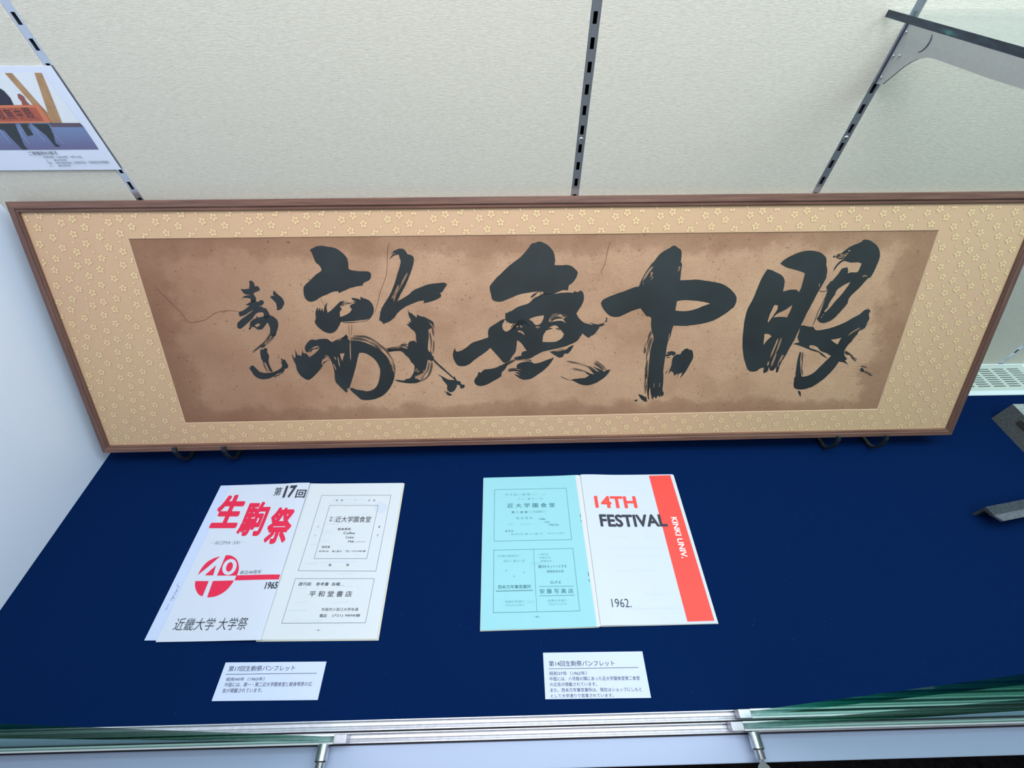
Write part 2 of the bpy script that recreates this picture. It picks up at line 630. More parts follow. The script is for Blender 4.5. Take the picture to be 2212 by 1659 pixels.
o3 = Vector((RAILX[2], YW, 0.55))
prism(bm, [p - o3 - Vector((0.0011, 0, 0)) for p in pp], (0.0022, 0, 0))
obj('plate', bm, 'bracket_grey', br)
bm = bmesh.new()
arc = [hit(*px('SH', q), (RAILX[2] - 0.0012, 0, 0), PX) - o3 for q in ((685, 752), (740, 735), (800, 685), (850, 620), (880, 555), (893, 490))]
tube(bm, arc, [0.0003, 0.0007, 0.0009, 0.0010, 0.0009, 0.0004], 8)
obj('pressed_rib', bm, 'bracket_dark', br)
zt = pp[1].z
boxobj('tongue', (-0.0024, -0.0006, zt - 0.55), (-0.0011, 0.0022, ZS0 - 0.55 - 0.001), 'bracket_dark', br)
for q in ((515, 462), (332, 803), (157, 1113), (420, 800)):
    c = hit(*px('SH', q), (RAILX[2] - 0.0024, 0, 0), PX) - o3
    bm = bmesh.new()
    bmesh.ops.create_uvsphere(bm, u_segments=8, v_segments=6, radius=0.0014, matrix=Matrix.Translation(c))
    obj('rivet', bm, 'screw_steel', br, True)

# ================================================================== sliding doors
ZG = 1.30


def door(name, x0, x1, yc, inner, label):
    d = bpy.data.objects.new(name, None)
    d.empty_display_size = 0.02
    COL.objects.link(d)
    d.location = (inner, yc, 0)
    struct(d, label, 'door')
    hw = 0.0050
    z0, z1 = 0.0024, 0.0165
    a, b = x0 - inner, x1 - inner
    # shoe: base and two side walls that grip the pane
    bm = bmesh.new()
    box(bm, (a, -hw, z0), (b, hw, z0 + 0.004))
    obj('shoe_base', bm, 'aluminium', d)
    for s in (-1, 1):
        bm = bmesh.new()
        box(bm, (a, s * hw - (0.0018 if s > 0 else 0), z0 + 0.004), (b, s * hw + (0.0018 if s < 0 else 0), z1))
        obj('shoe_side', bm, 'aluminium_bright', d)
    sg = 1 if b > 0.01 else -1
    lo, hi = sorted((0.0, -sg * 0.0165))
    boxobj('end_cap', (lo, -hw, z0), (hi, hw, z1 + 0.0002), 'aluminium', d, 0.0008)
    g0, g1 = (a + 0.002, b) if sg > 0 else (a, b - 0.002)
    boxobj('glass_pane', (g0, -0.0026, z0 + 0.004), (g1, 0.0026, ZG), 'clear_glass', d)
    return d


door('door_1', XL, -0.2330, 0.0094, -0.2330, 'sliding glass door on the outer track at left')
door('door_2', 0.3118, 1.05, 0.0112, 0.3118, 'sliding glass door on the outer track at right')
door('door_3', 0.3268, 1.30, 0.0242, 0.3268, 'sliding glass door on the inner track at right')


def lock(x, key, label):
    t = thing('door_lock', label, 'lock', (x, 0.004, 0.011), 'chrome showcase locks')
    for nm, y0, y1, r0, r1 in (('housing', 0.0010, -0.0155, 0.0074, 0.0080), ('collar', -0.0155, -0.0170, 0.0080, 0.0066), ('barrel', -0.0168, -0.0262, 0.0060, 0.0060)):
        bm = bmesh.new()
        tube(bm, [(0, y0, 0), (0, y1, 0)], [r0, r1], 28, False)
        for yy, rr in ((y0, r0), (y1, r1)):
            bm.faces.new([bm.verts.new((rr * math.cos(q), yy, rr * math.sin(q))) for q in [2 * math.pi * k_ / 28 for k_ in range(28)]])
        o = obj(nm, bm, 'chrome', t)
        ok_ = o
        for p in o.data.polygons:
            p.use_smooth = len(p.vertices) == 4
    if key:
        bm = bmesh.new()
        pts = [(-0.002, -0.0255), (0.002, -0.0255), (0.0026, -0.029), (0.007, -0.033), (0.0095, -0.040), (0.007, -0.048), (0, -0.0515), (-0.007, -0.048), (-0.0095, -0.040), (-0.007, -0.033), (-0.0026, -0.029)]
        prism(bm, [(a, b, -0.0009) for a, b in pts], (0, 0, 0.0018))
        obj('key', bm, 'chrome', ok_)
    return t


lock(0.3243, True, 'chrome cylinder lock with key inserted, below right glass doors')
lock(-0.2460, True, 'chrome cylinder lock below the left glass door')

# ================================================================== framed calligraphy
KF = 0.985
FB = Vector((0.0815 * S, 0.6156 * S, -0.965 * S)) * KF + CAM
LEAN, FROT = 0.4989, 0.0032
EX = Vector((math.cos(FROT), math.sin(FROT), 0))
EV = Vector((-math.sin(FROT) * math.sin(LEAN), math.cos(FROT) * math.sin(LEAN), math.cos(LEAN)))
EN = EX.cross(EV)
FM = Matrix(((EX.x, EV.x, EN.x, FB.x), (EX.y, EV.y, EN.y, FB.y), (EX.z, EV.z, EN.z, FB.z), (0, 0, 0, 1)))
FI = FM.inverted()


def fp(u, v, n=0.0):
    """pixel -> frame coordinates (right, up, out) on the plane n above the frame front"""
    q = FI @ hit(u, v, FB + EN * n, EN)
    return Vector((q.x, q.y, n))


frame = thing('framed_calligraphy', 'long walnut framed sheet of bold black brush calligraphy with blossom brocade mat', 'framed calligraphy')
frame.matrix_world = FM
TH = 0.0135
outer = [fp(9.5, 435.5), fp(2280.1, 411.8), fp(2056, 940), fp(222, 979)]
NM = -0.0055
inner = [fp(44.8, 459.3, NM), fp(2243.7, 437.6, NM), fp(2041.7, 924.7, NM), fp(237.1, 961.7, NM)]
NP = NM - 0.0012
art = [fp(275.8, 515.8, NP), fp(2029, 497.2, NP), fp(1896, 884.3, NP), fp(399.6, 914.3, NP)]
for i, mt in enumerate(('walnut', 'walnut_upright', 'walnut', 'walnut_upright')):
    j = (i + 1) % 4
    bm = bmesh.new()
    ra, rb = [], []
    # moulding profile from the outer edge (k=0) to the inner lip (k=1), heights above the front plane
    for k, n in ((0.0, -TH), (0.0, -0.0012), (0.06, 0.0), (0.60, 0.0), (0.67, -0.0007), (0.72, -0.0024), (0.77, -0.0024), (0.80, -0.0012), (0.96, -0.0016), (1.0, NM - 0.0003), (1.0, -TH)):
        for R, o, q in ((ra, outer[i], inner[i]), (rb, outer[j], inner[j])):
            p = Vector((o.x, o.y, 0)).lerp(Vector((q.x, q.y, 0)), k)
            R.append(bm.verts.new((p.x, p.y, n)))
    m_ = len(ra)
    for k in range(m_):
        l_ = (k + 1) % m_
        bm.faces.new((ra[k], rb[k], rb[l_], ra[l_]))
    bm.faces.new(ra)
    bm.faces.new(rb)
    obj('frame_rail', bm, mt, frame)
# backing board
bm = bmesh.new()
ins = [p.lerp(q, 0.8) for p, q in zip(outer, inner)]
prism(bm, [(p.x, p.y, -TH) for p in ins], (0, 0, 0.003))
obj('backing_board', bm, 'dark_void', frame)
# mat ring with a pale bevel
mat_o = [inner[k].lerp(outer[k], 0.15) for k in range(4)]
vs, fs = [], []
arte = [fp(275.8, 515.8, NM), fp(2029, 497.2, NM), fp(1896, 884.3, NM), fp(399.6, 914.3, NM)]
for p in mat_o:
    vs.append((p.x, p.y, NM))
for p in arte:
    vs.append((p.x, p.y, NM))
for i in range(4):
    j = (i + 1) % 4
    fs.append((i, j, 4 + j, 4 + i))
bmat = pydata('brocade_mat', vs, fs, 'brocade', frame)
vs, fs = [], []
cen = sum(art, Vector()) / 4
for p in arte:
    vs.append((p.x, p.y, NM))
for p in arte:
    d = Vector((cen.x - p.x, cen.y - p.y, 0))
    vs.append((p.x + math.copysign(0.0006, d.x), p.y + math.copysign(0.0006, d.y), NP))
for i in range(4):
    j = (i + 1) % 4
    fs.append((i, j, 4 + j, 4 + i))
pydata('mat_bevel', vs, fs, 'mat_bevel', frame)
# the sheet
vs = [(p.x + (-0.004 if p.x < 0 else 0.004), p.y + (0.004 if k < 2 else -0.004), NP) for k, p in enumerate(art)]
sheet = pydata('calligraphy_sheet', vs, [(3, 2, 1, 0)], 'aged_paper', frame)

# blossoms of the brocade: repeat cell read off the mat, lattice A, B
FLW = [(685, 345), (880, 270), (1105, 420), (900, 545), (530, 605), (1130, 715), (705, 790), (965, 865), (590, 985)]
BUD = [(595, 485)]
LEAF = [(1260, 860), (900, 690), (850, 975)]
org = fp(*px('FL', BUD[0]), NM)
A_ = fp(*px('FL', (1435, 475)), NM) - org
B_ = fp(*px('FL', (890, 1240)), NM) - org
rot_i = [random.uniform(0, 6.28) for _ in range(9)]


def poly_in(p, q):
    r = False
    n = len(q)
    for i in range(n):
        a, b = q[i], q[(i + 1) % n]
        if (a.y > p.y) != (b.y > p.y) and p.x < (b.x - a.x) * (p.y - a.y) / (b.y - a.y) + a.x:
            r = not r
    return r


petV, petF, edgV, edgF = [], [], [], []


def blob(V, F, c, rx, ry, a, n, z):
    b = len(V)
    for k in range(n):
        t = 2 * math.pi * k / n
        x_, y_ = rx * math.cos(t), ry * math.sin(t)
        V.append((c.x + x_ * math.cos(a) - y_ * math.sin(a), c.y + x_ * math.sin(a) + y_ * math.cos(a), z))
    F.append(tuple(range(b, b + n)))


shr = lambda qs, d: [Vector((q.x + (d if q.x < 0 else -d), q.y + (d if q.y < 0.22 else -d), 0)) for q in qs]
safe_o, safe_i = shr(inner, 0.0025), shr(arte, -0.0025)
ok = lambda p: poly_in(p, safe_o) and not poly_in(p, safe_i)
for ia in range(-24, 26):
    for ib in range(-10, 10):
        base = org + A_ * ia + B_ * ib
        if not (-0.95 < base.x < 0.95 and -0.15 < base.y < 0.6):
            continue
        for k, q in enumerate(FLW):
            c = base + (fp(*px('FL', q), NM) - org)
            a0 = rot_i[k] + random.uniform(-0.15, 0.15)
            for j in range(5):
                a = a0 + j * 2 * math.pi / 5
                pc = c + Vector((math.cos(a), math.sin(a), 0)) * 0.0041
                if ok(pc):
                    blob(petV, petF, pc, 0.0027, 0.0024, a, 8, NM + 0.00030)
                    blob(edgV, edgF, pc, 0.0033, 0.0030, a, 8, NM + 0.00015)
            if ok(c):
                blob(petV, petF, c, 0.0010, 0.0010, 0, 6, NM + 0.00035)
        for q in BUD + LEAF:
            c = base + (fp(*px('FL', q), NM) - org)
            if ok(c):
                blob(petV, petF, c, 0.0017, 0.0032, 0.5 + (q[0] % 7), 8, NM + 0.00030)
                blob(edgV, edgF, c, 0.0022, 0.0037, 0.5 + (q[0] % 7), 8, NM + 0.00015)
o = pydata('woven_blossoms', petV, petF, 'blossom_thread', bmat)
o['kind'] = 'stuff'
o = pydata('blossom_outlines', edgV, edgF, 'blossom_edge', bmat)
o['kind'] = 'stuff'


# ---- ink: outlines traced per character
def smooth(pts, sub=3, closed=True, sharp=62):
    n = len(pts)
    out = []
    for i in range(n if closed else n - 1):
        p0, p1, p2, p3 = (pts[(i + k) % n] if closed else pts[min(max(i + k, 0), n - 1)] for k in (-1, 0, 1, 2))

        def turn(a, b, c):
            d1, d2 = (b[0] - a[0], b[1] - a[1]), (c[0] - b[0], c[1] - b[1])
            l = math.hypot(*d1) * math.hypot(*d2)
            return 180 if l == 0 else math.degrees(math.acos(max(-1, min(1, (d1[0] * d2[0] + d1[1] * d2[1]) / l))))
        L = math.hypot(p2[0] - p1[0], p2[1] - p1[1])

        def tangent(a, b, c):
            if turn(a, b, c) > sharp:
                return ((p2[0] - p1[0]) * 0.9, (p2[1] - p1[1]) * 0.9)
            d = (c[0] - a[0], c[1] - a[1])
            m = math.hypot(*d) or 1
            return (d[0] / m * L, d[1] / m * L)
        t1, t2 = tangent(p0, p1, p2), tangent(p1, p2, p3)
        for s in range(sub):
            t = s / sub
            h00, h10, h01, h11 = 2 * t ** 3 - 3 * t * t + 1, t ** 3 - 2 * t * t + t, -2 * t ** 3 + 3 * t * t, t ** 3 - t * t
            out.append((h00 * p1[0] + h10 * t1[0] + h01 * p2[0] + h11 * t2[0], h00 * p1[1] + h10 * t1[1] + h01 * p2[1] + h11 * t2[1]))
    if not closed:
        out.append(pts[-1])
    return out


def topx(seq):
    """('G',[(x,y)..],'H',[...]) -> pixels"""
    r = []
    for c, L in zip(seq[0::2], seq[1::2]):
        r += [px(c, q) for q in L]
    return r


class Flat:
    """collects flat polygons, given in pixels, mapped by fn"""
    def __init__(self, fn):
        self.fn, self.V, self.F = fn, [], []

    def poly(self, pts, holes=(), sub=3):
        loops = [pts] + list(holes)
        if sub > 1:
            loops = [[(q[0] + random.uniform(-.28, .28), q[1] + random.uniform(-.28, .28)) for q in smooth(l, sub)] for l in loops]
        P = [[self.fn(*q) for q in l] for l in loops]
        flat = [q for l in P for q in l]
        b = len(self.V)
        self.V += [tuple(q) for q in flat]
        for t in tessellate_polygon([[Vector(q) for q in l] for l in P]):
            self.F.append(tuple(b + i for i in t))

    def ribbon(self, pts, w, t0=0.25, t1=0.15, sub=4):
        p = smooth(pts, sub, False) if len(pts) > 2 else pts
        n = len(p)
        L, R = [], []
        for i in range(n):
            a, c = p[max(i - 1, 0)], p[min(i + 1, n - 1)]
            d = (c[0] - a[0], c[1] - a[1])
            m = math.hypot(*d) or 1
            k = i / (n - 1)
            ww = w / 2 * min(1, t0 + k * 5) * min(1, t1 + (1 - k) * 4)
            L.append((p[i][0] - d[1] / m * ww, p[i][1] + d[0] / m * ww))
            R.append((p[i][0] + d[1] / m * ww, p[i][1] - d[0] / m * ww))
        b = len(self.V)
        self.V += [tuple(self.fn(*q)) for q in L + R]
        for i in range(n - 1):
            self.F.append((b + i, b + i + 1, b + n + i + 1, b + n + i))

    def dry(self, c, pts, w, n=3, seed=1):
        """a dry brush trail: n broken bristles side by side (w in crop pixels)"""
        rr = random.Random(seed)
        sc = CROP[c][2]
        base = smooth([px(c, q) for q in pts], 6, False)
        m = len(base)
        for k in range(n):
            off = (k - (n - 1) / 2) * w / sc / n
            i0 = 0
            while i0 < m - 2:
                i1 = min(m - 1, i0 + rr.randint(max(3, m // 3), m))
                seg = []
                for i in range(i0, i1 + 1):
                    a, d = base[max(i - 1, 0)], base[min(i + 1, m - 1)]
                    dx, dy = d[0] - a[0], d[1] - a[1]
                    l = math.hypot(dx, dy) or 1
                    seg.append((base[i][0] - dy / l * off, base[i][1] + dx / l * off))
                if len(seg) > 2:
                    self.ribbon(seg, w / sc / n * rr.uniform(0.55, 1.0), 0.2, 0.1, 1)
                i0 = i1 + rr.randint(1, 3)

    def build(self, name, mat, parent):
        return pydata(name, self.V, self.F, mat, parent)


NI = NP + 0.00025
ink = lambda: Flat(lambda u, v: fp(u, v, NI))
slit = Flat(lambda u, v: fp(u, v, NI + 0.0001))


def P(c, L):
    return [px(c, q) for q in L]


# signature, upper character
k = ink()
k.poly(P('A', [(265, 118), (295, 112), (330, 140), (352, 198), (385, 195), (412, 212), (427, 250), (390, 272), (345, 288), (325, 318), (270, 325), (215, 318), (180, 295), (155, 265), (138, 235), (200, 240), (262, 232), (270, 180)]))
k.poly(P('A', [(155, 380), (180, 350), (230, 332), (280, 328), (330, 318), (355, 350), (368, 395), (350, 430), (300, 440), (285, 400), (285, 380), (240, 372), (190, 368)]))
k.poly(P('A', [(210, 478), (240, 455), (285, 428), (330, 400), (395, 430), (440, 402), (470, 410), (486, 435), (470, 468), (400, 505), (300, 560), (200, 625), (130, 650), (108, 600), (118, 580), (170, 560), (240, 510), (270, 485)]))
k.poly(P('A', [(85, 755), (130, 705), (200, 650), (270, 600), (330, 545), (400, 505), (450, 500), (480, 520), (515, 530), (550, 575), (572, 640), (520, 690), (475, 660), (482, 610), (470, 588), (420, 585), (370, 605), (340, 640), (300, 690), (230, 755), (175, 805), (130, 832), (90, 815)]))
k.poly(P('A', [(275, 745), (300, 710), (350, 678), (420, 660), (480, 645), (560, 630), (610, 640), (650, 668), (688, 710), (697, 770), (690, 830), (672, 890), (655, 935), (600, 950), (578, 900), (578, 830), (565, 780), (540, 740), (510, 770), (480, 815), (440, 842), (390, 840), (345, 812), (300, 800), (290, 830), (262, 845), (258, 828), (275, 800)]),
       [P('A', [(350, 782), (375, 760), (410, 752), (428, 765), (405, 795), (370, 805)])])
k.poly(P('A', [(380, 640), (365, 650), (378, 670), (395, 660)]))
k.poly(P('A', [(632, 258), (665, 290), (710, 330), (750, 365), (780, 410), (788, 450), (770, 495), (740, 540), (682, 552), (675, 500), (665, 455), (640, 420), (582, 370), (592, 335), (640, 342), (620, 312)]))
k.dry('A', [(590, 890), (560, 950), (500, 1030), (430, 1090), (300, 1182)], 34, 4, 3)
k.dry('A', [(650, 900), (620, 950), (560, 1020), (500, 1075), (440, 1112)], 40, 4, 4)
k.build('brushed_character', 'sumi_ink', sheet)['label'] = 'small upper signature character in black brush ink'
k = ink()
k.poly(P('A', [(430, 1140), (470, 1140), (500, 1118), (530, 1122), (540, 1160), (525, 1170), (552, 1210), (562, 1250), (555, 1300), (560, 1350), (590, 1420), (618, 1472), (590, 1475), (560, 1440), (525, 1370), (500, 1330), (470, 1330), (440, 1260), (428, 1190)]))
k.dry('A', [(475, 1320), (495, 1390), (545, 1482)], 26, 2, 5)
k.poly(P('A', [(248, 1405), (280, 1415), (285, 1390), (320, 1380), (350, 1405), (400, 1455), (460, 1487), (530, 1488), (600, 1485), (670, 1460), (740, 1415), (755, 1380), (745, 1340), (735, 1320), (762, 1315), (735, 1290), (750, 1268), (765, 1290), (795, 1290), (825, 1340), (848, 1380), (835, 1420), (800, 1430), (780, 1470), (700, 1495), (620, 1545), (560, 1575), (460, 1585), (400, 1570), (340, 1530), (300, 1470), (270, 1425)]))
k.dry('A', [(620, 1545), (700, 1525), (780, 1475)], 20, 2, 6)
k.build('brushed_character', 'sumi_ink', sheet)['label'] = 'small lower signature character like an upturned bowl with a post'

# first large character from the left
k = ink()
k.poly(P('B', [(190, 130), (230, 105), (290, 78), (370, 70), (450, 85), (540, 100), (610, 140), (670, 190), (715, 250), (730, 320), (738, 395), (780, 415), (880, 428), (1000, 430), (1045, 455), (1052, 495), (1030, 550), (985, 575), (940, 600), (935, 630), (860, 640), (760, 665), (680, 700), (600, 735), (585, 710), (500, 722), (430, 755), (330, 800), (270, 840), (210, 858), (160, 845), (120, 800), (105, 740), (100, 665), (130, 615), (190, 560), (260, 490), (350, 420), (350, 385), (320, 345), (270, 300), (240, 230), (215, 165)]))
k.poly(P('B', [(300, 930), (312, 985), (330, 935), (345, 990), (360, 945), (380, 1000), (395, 930), (435, 862), (425, 940), (440, 1010), (500, 970), (560, 910), (610, 860), (690, 845), (640, 890), (615, 925), (640, 960), (612, 1000), (615, 1060), (622, 1150), (590, 1220), (540, 1280), (480, 1300), (400, 1280), (330, 1235), (262, 1150), (275, 1090), (270, 1000)]))
k.poly(P('B', [(775, 800), (860, 815), (905, 830), (900, 785), (950, 810), (1010, 830), (1055, 870), (1085, 930), (1088, 1000), (1060, 1060), (1010, 1100), (920, 1115), (800, 1130), (690, 1138), (612, 1140), (612, 1075), (680, 1050), (750, 1010), (780, 960), (750, 920), (770, 900), (830, 875), (780, 860), (840, 855), (790, 830)]))
k.dry('B', [(630, 915), (690, 885), (790, 872)], 30, 3, 7)
k.dry('B', [(650, 1152), (780, 1150), (900, 1140), (1010, 1108), (1085, 1015)], 14, 2, 8)
k.poly(P('B', [(1330, 180), (1370, 160), (1350, 150), (1400, 130), (1440, 112), (1500, 115), (1540, 150), (1560, 185), (1610, 200), (1650, 235), (1645, 330), (1620, 420), (1580, 520), (1530, 640), (1470, 740), (1430, 830), (1420, 852), (1500, 810), (1590, 750), (1640, 700), (1760, 650), (1870, 610), (1990, 595), (2085, 590), (2120, 610), (2090, 660), (2050, 720), (2010, 740), (2035, 750), (2030, 790), (1970, 825), (1860, 865), (1785, 878), (1800, 840), (1720, 850), (1620, 890), (1530, 930), (1430, 1010), (1370, 1090), (1290, 1145), (1225, 1168), (1190, 1130), (1165, 1120), (1170, 1080), (1180, 1010), (1210, 930), (1260, 850), (1310, 770), (1350, 680), (1390, 570), (1420, 470), (1450, 370), (1465, 290), (1450, 230), (1440, 190), (1380, 205), (1300, 265), (1350, 200), (1400, 175)]))
for q in ([(1565, 450), (1505, 560), (1460, 640), (1395, 750), (1365, 890)], [(1440, 620), (1395, 720), (1340, 820)], [(1420, 680), (1370, 780)]):
    slit.dry('B', q, 26, 3, 9)
k.poly(P('D', [(640, 60), (660, 110), (700, 140), (680, 80), (720, 150), (790, 205), (800, 150), (850, 180), (920, 195), (980, 225), (1050, 262), (1078, 300), (1095, 400), (1080, 370), (1050, 320), (980, 270), (1020, 310), (1045, 380), (1010, 400), (990, 420), (1000, 520), (990, 620), (985, 760), (1040, 820), (1085, 915), (1060, 950), (980, 925), (960, 1030), (940, 1100), (900, 1150), (820, 1210), (760, 1240), (830, 1262), (870, 1285), (800, 1320), (700, 1330), (600, 1320), (500, 1305), (400, 1265), (490, 1272), (580, 1278), (600, 1258), (680, 1235), (720, 1180), (745, 1120), (750, 1020), (700, 970), (650, 890), (600, 850), (545, 790), (480, 775), (300, 795), (310, 750), (420, 740), (540, 715), (640, 740), (620, 715), (640, 690), (650, 640), (680, 610), (760, 600), (785, 640), (780, 560), (765, 460), (700, 400), (620, 315), (670, 310), (640, 270), (690, 290), (680, 240), (720, 270), (660, 190)]))
k.dry('D', [(1040, 330), (1072, 450), (1083, 600), (1078, 760), (1070, 900)], 30, 2, 10)
k.dry('D', [(1010, 450), (1035, 600), (1030, 740), (1045, 830)], 26, 2, 11)
k.dry('D', [(1050, 950), (1042, 1060), (1005, 1170), (930, 1250), (860, 1288)], 40, 4, 12)
k.dry('D', [(1000, 950), (985, 1080), (930, 1180), (840, 1250)], 34, 3, 13)
k.dry('D', [(280, 760), (420, 730), (560, 680), (640, 690)], 60, 4, 14)
k.poly(P('D', [(1070, 900), (1180, 1005), (1300, 1115), (1420, 1228), (1440, 1205), (1480, 1280), (1540, 1300), (1550, 1340), (1610, 1355), (1605, 1400), (1540, 1420), (1525, 1360), (1480, 1350), (1470, 1400), (1430, 1455), (1400, 1475), (1340, 1470), (1310, 1420), (1310, 1360), (1250, 1290), (1200, 1210), (1130, 1165), (1190, 1190), (1250, 1220), (1340, 1265), (1440, 1272), (1330, 1175), (1200, 1065), (1090, 960)]))
k.poly(P('D', [(1250, 1465), (1300, 1470), (1330, 1480), (1400, 1525), (1350, 1540), (1290, 1510), (1310, 1490)]))
slit.dry('D', [(770, 1090), (800, 1110), (830, 1130)], 50, 3, 15)
slit.dry('D', [(760, 1230), (830, 1210), (900, 1160), (935, 1105)], 50, 4, 16)
k.poly(P('C', [(95, 580), (150, 690), (170, 640), (160, 480), (205, 620), (240, 620), (275, 640), (300, 570), (297, 455), (325, 570), (390, 590), (440, 660), (520, 610), (590, 550), (640, 480), (620, 430), (530, 460), (470, 500), (430, 560), (385, 560), (355, 500), (365, 430), (410, 365), (480, 310), (560, 315), (650, 300), (800, 297), (850, 330), (900, 355), (1000, 340), (1100, 290), (1150, 225), (1190, 205), (1215, 290), (1240, 322), (1300, 325), (1420, 330), (1500, 350), (1600, 385), (1720, 440), (1850, 520), (1950, 600), (2000, 690), (2050, 790), (2090, 900), (2140, 980), (2130, 1080), (2100, 1180), (2030, 1300), (1940, 1400), (1840, 1460), (1720, 1500), (1600, 1515), (1490, 1505), (1400, 1440), (1320, 1370), (1240, 1288), (1300, 1270), (1390, 1305), (1500, 1320), (1590, 1340), (1680, 1320), (1760, 1270), (1810, 1190), (1840, 1080), (1855, 960), (1840, 860), (1790, 760), (1720, 680), (1620, 610), (1520, 575), (1435, 575), (1410, 670), (1370, 850), (1320, 1030), (1270, 1190), (1238, 1274), (1190, 1290), (1215, 1330), (1180, 1370), (1120, 1310), (1030, 1220), (960, 1140), (950, 1020), (930, 880), (880, 740), (840, 660), (800, 610), (760, 640), (710, 700), (690, 790), (720, 820), (640, 930), (450, 1110), (370, 1100), (300, 1050), (230, 980), (190, 890), (170, 800), (115, 690)]),
       [P('C', [(1050, 590), (1145, 580), (1100, 735), (1080, 690)])])
k.poly(P('C', [(455, 560), (475, 500), (560, 480), (640, 450), (600, 500), (520, 505), (475, 560)]))
k.dry('C', [(1310, 240), (1450, 245), (1560, 255), (1700, 315), (1850, 425), (1960, 515), (2040, 630), (2110, 750), (2140, 880), (2148, 1000)], 44, 4, 17)
k.dry('C', [(1240, 290), (1400, 292), (1540, 318), (1680, 375), (1800, 455), (1900, 545)], 48, 4, 18)
k.dry('C', [(1960, 620), (2040, 740), (2085, 850), (2105, 950)], 34, 3, 19)
k.dry('C', [(1980, 505), (2100, 500), (2212, 470)], 34, 3, 20)
k.dry('C', [(710, 700), (760, 655), (830, 620)], 34, 2, 21)
k.dry('C', [(710, 790), (770, 740), (850, 670)], 30, 2, 22)
k.dry('C', [(920, 355), (1040, 315), (1150, 265), (1230, 255)], 40, 3, 23)
for q in ([(1258, 330), (1262, 600), (1272, 790)], [(945, 650), (975, 715)], [(920, 790), (960, 870), (985, 945)], [(1012, 650), (1035, 780), (1058, 890)]):
    slit.dry('C', q, 20, 1, 24)
k.build('brushed_character', 'sumi_ink', sheet)['label'] = 'large leftmost black brushed character beside the signature'

# second large character
k = ink()
k.poly(P('E', [(1000, 150), (1070, 135), (1110, 118), (1180, 110), (1230, 130), (1300, 165), (1360, 215), (1410, 275), (1445, 340), (1460, 420), (1468, 480), (1450, 575), (1560, 580), (1700, 575), (1790, 595), (1860, 650), (1915, 715), (1900, 790), (1860, 870), (1800, 940), (1740, 985), (1725, 1080), (1640, 1075), (1560, 1095), (1430, 1150), (1230, 1165), (1230, 1110), (1150, 1105), (1050, 1110), (850, 1140), (700, 1180), (600, 1225), (500, 1265), (400, 1300), (320, 1305), (225, 1275), (195, 1190), (175, 1090), (165, 1010), (200, 950), (290, 840), (400, 735), (520, 620), (640, 520), (780, 415), (870, 320), (940, 230)]))
k.dry('E', [(980, 1225), (1080, 1150), (1200, 1105)], 40, 2, 25)
k.dry('E', [(1000, 1290), (1100, 1220), (1230, 1150)], 40, 3, 26)
k.poly(P('F', [(745, 178), (750, 95), (775, 95), (800, 78), (830, 72), (897, 25), (1050, -28), (1097, -62), (1250, -155), (1383, -155), (1470, -165), (1563, -175), (1650, -168), (1663, -195), (1697, -178), (1753, -202), (1777, -175), (1791, -122), (1783, -55), (1750, 12), (1710, 72), (1690, 100), (1720, 160), (1780, 220), (1850, 245), (1940, 265), (2000, 290), (1970, 330), (1920, 390), (1890, 400), (1850, 432), (1770, 370), (1740, 420), (1700, 470), (1600, 520), (1480, 560), (1250, 612), (1150, 660), (1070, 705), (980, 712), (880, 710), (860, 692), (930, 670), (960, 665), (970, 620), (1030, 600), (1000, 560), (960, 500), (905, 458), (895, 540), (885, 610), (850, 660), (830, 690), (790, 740), (730, 757), (690, 720), (620, 640), (548, 562), (500, 605), (440, 650), (350, 710), (280, 770), (200, 803), (120, 795), (75, 740), (50, 640), (82, 560), (90, 600), (120, 612), (210, 570), (300, 500), (420, 455), (520, 425), (520, 340), (540, 290), (620, 240), (700, 190)]),
       [P('F', [(742, 186), (770, 215), (820, 238), (895, 232), (880, 250), (830, 300), (790, 335), (750, 345), (720, 320), (705, 280), (715, 240)]),
        P('F', [(1060, 180), (1150, 145), (1260, 130), (1250, 180), (1210, 245), (1145, 255), (1110, 215)]),
        P('F', [(1240, 482), (1250, 400), (1300, 320), (1350, 280), (1420, 265), (1470, 310), (1525, 375), (1500, 430), (1410, 480)]),
        P('F', [(1325, 190), (1370, 120), (1500, 105), (1570, 150), (1515, 180), (1555, 235), (1480, 200), (1340, 220)])])
k.dry('F', [(1330, 195), (1400, 150), (1500, 140), (1560, 165)], 70, 5, 27)
k.dry('F', [(1290, 320), (1380, 300), (1480, 320)], 22, 2, 28)
k.dry('F', [(830, 310), (900, 240), (990, 215), (1070, 270)], 60, 3, 29)
slit.dry('F', [(910, 340), (960, 350), (1000, 390)], 24, 1, 30)
slit.dry('F', [(890, 285), (940, 270), (970, 295)], 18, 1, 31)
slit.dry('F', [(1150, 285), (1180, 290), (1205, 280)], 26, 2, 32)
k.poly(P('F', [(1330, 612), (1400, 600), (1480, 575), (1540, 590), (1600, 545), (1655, 525), (1630, 580), (1580, 635), (1530, 640), (1510, 680), (1460, 690), (1390, 650)]))
slit.dry('F', [(1400, 600), (1480, 590), (1560, 560)], 26, 3, 33)
k.poly(P('F', [(335, 990), (380, 925), (390, 880), (420, 890), (470, 850), (520, 845), (600, 830), (720, 780), (830, 745), (870, 740), (780, 790), (740, 850), (700, 890), (690, 940), (590, 1000), (500, 1050), (400, 1068), (350, 1040)]))
k.poly(P('F', [(900, 790), (960, 755), (1080, 742), (1140, 770), (1250, 740), (1395, 688), (1350, 760), (1290, 830), (1200, 900), (1100, 965), (1010, 985), (950, 972), (860, 912), (945, 928), (870, 880), (955, 895), (850, 845), (965, 858), (900, 835)]))
k.dry('F', [(720, 780), (860, 728), (980, 715), (1100, 735)], 26, 3, 34)
k.dry('F', [(780, 860), (860, 850), (960, 855)], 40, 3, 35)
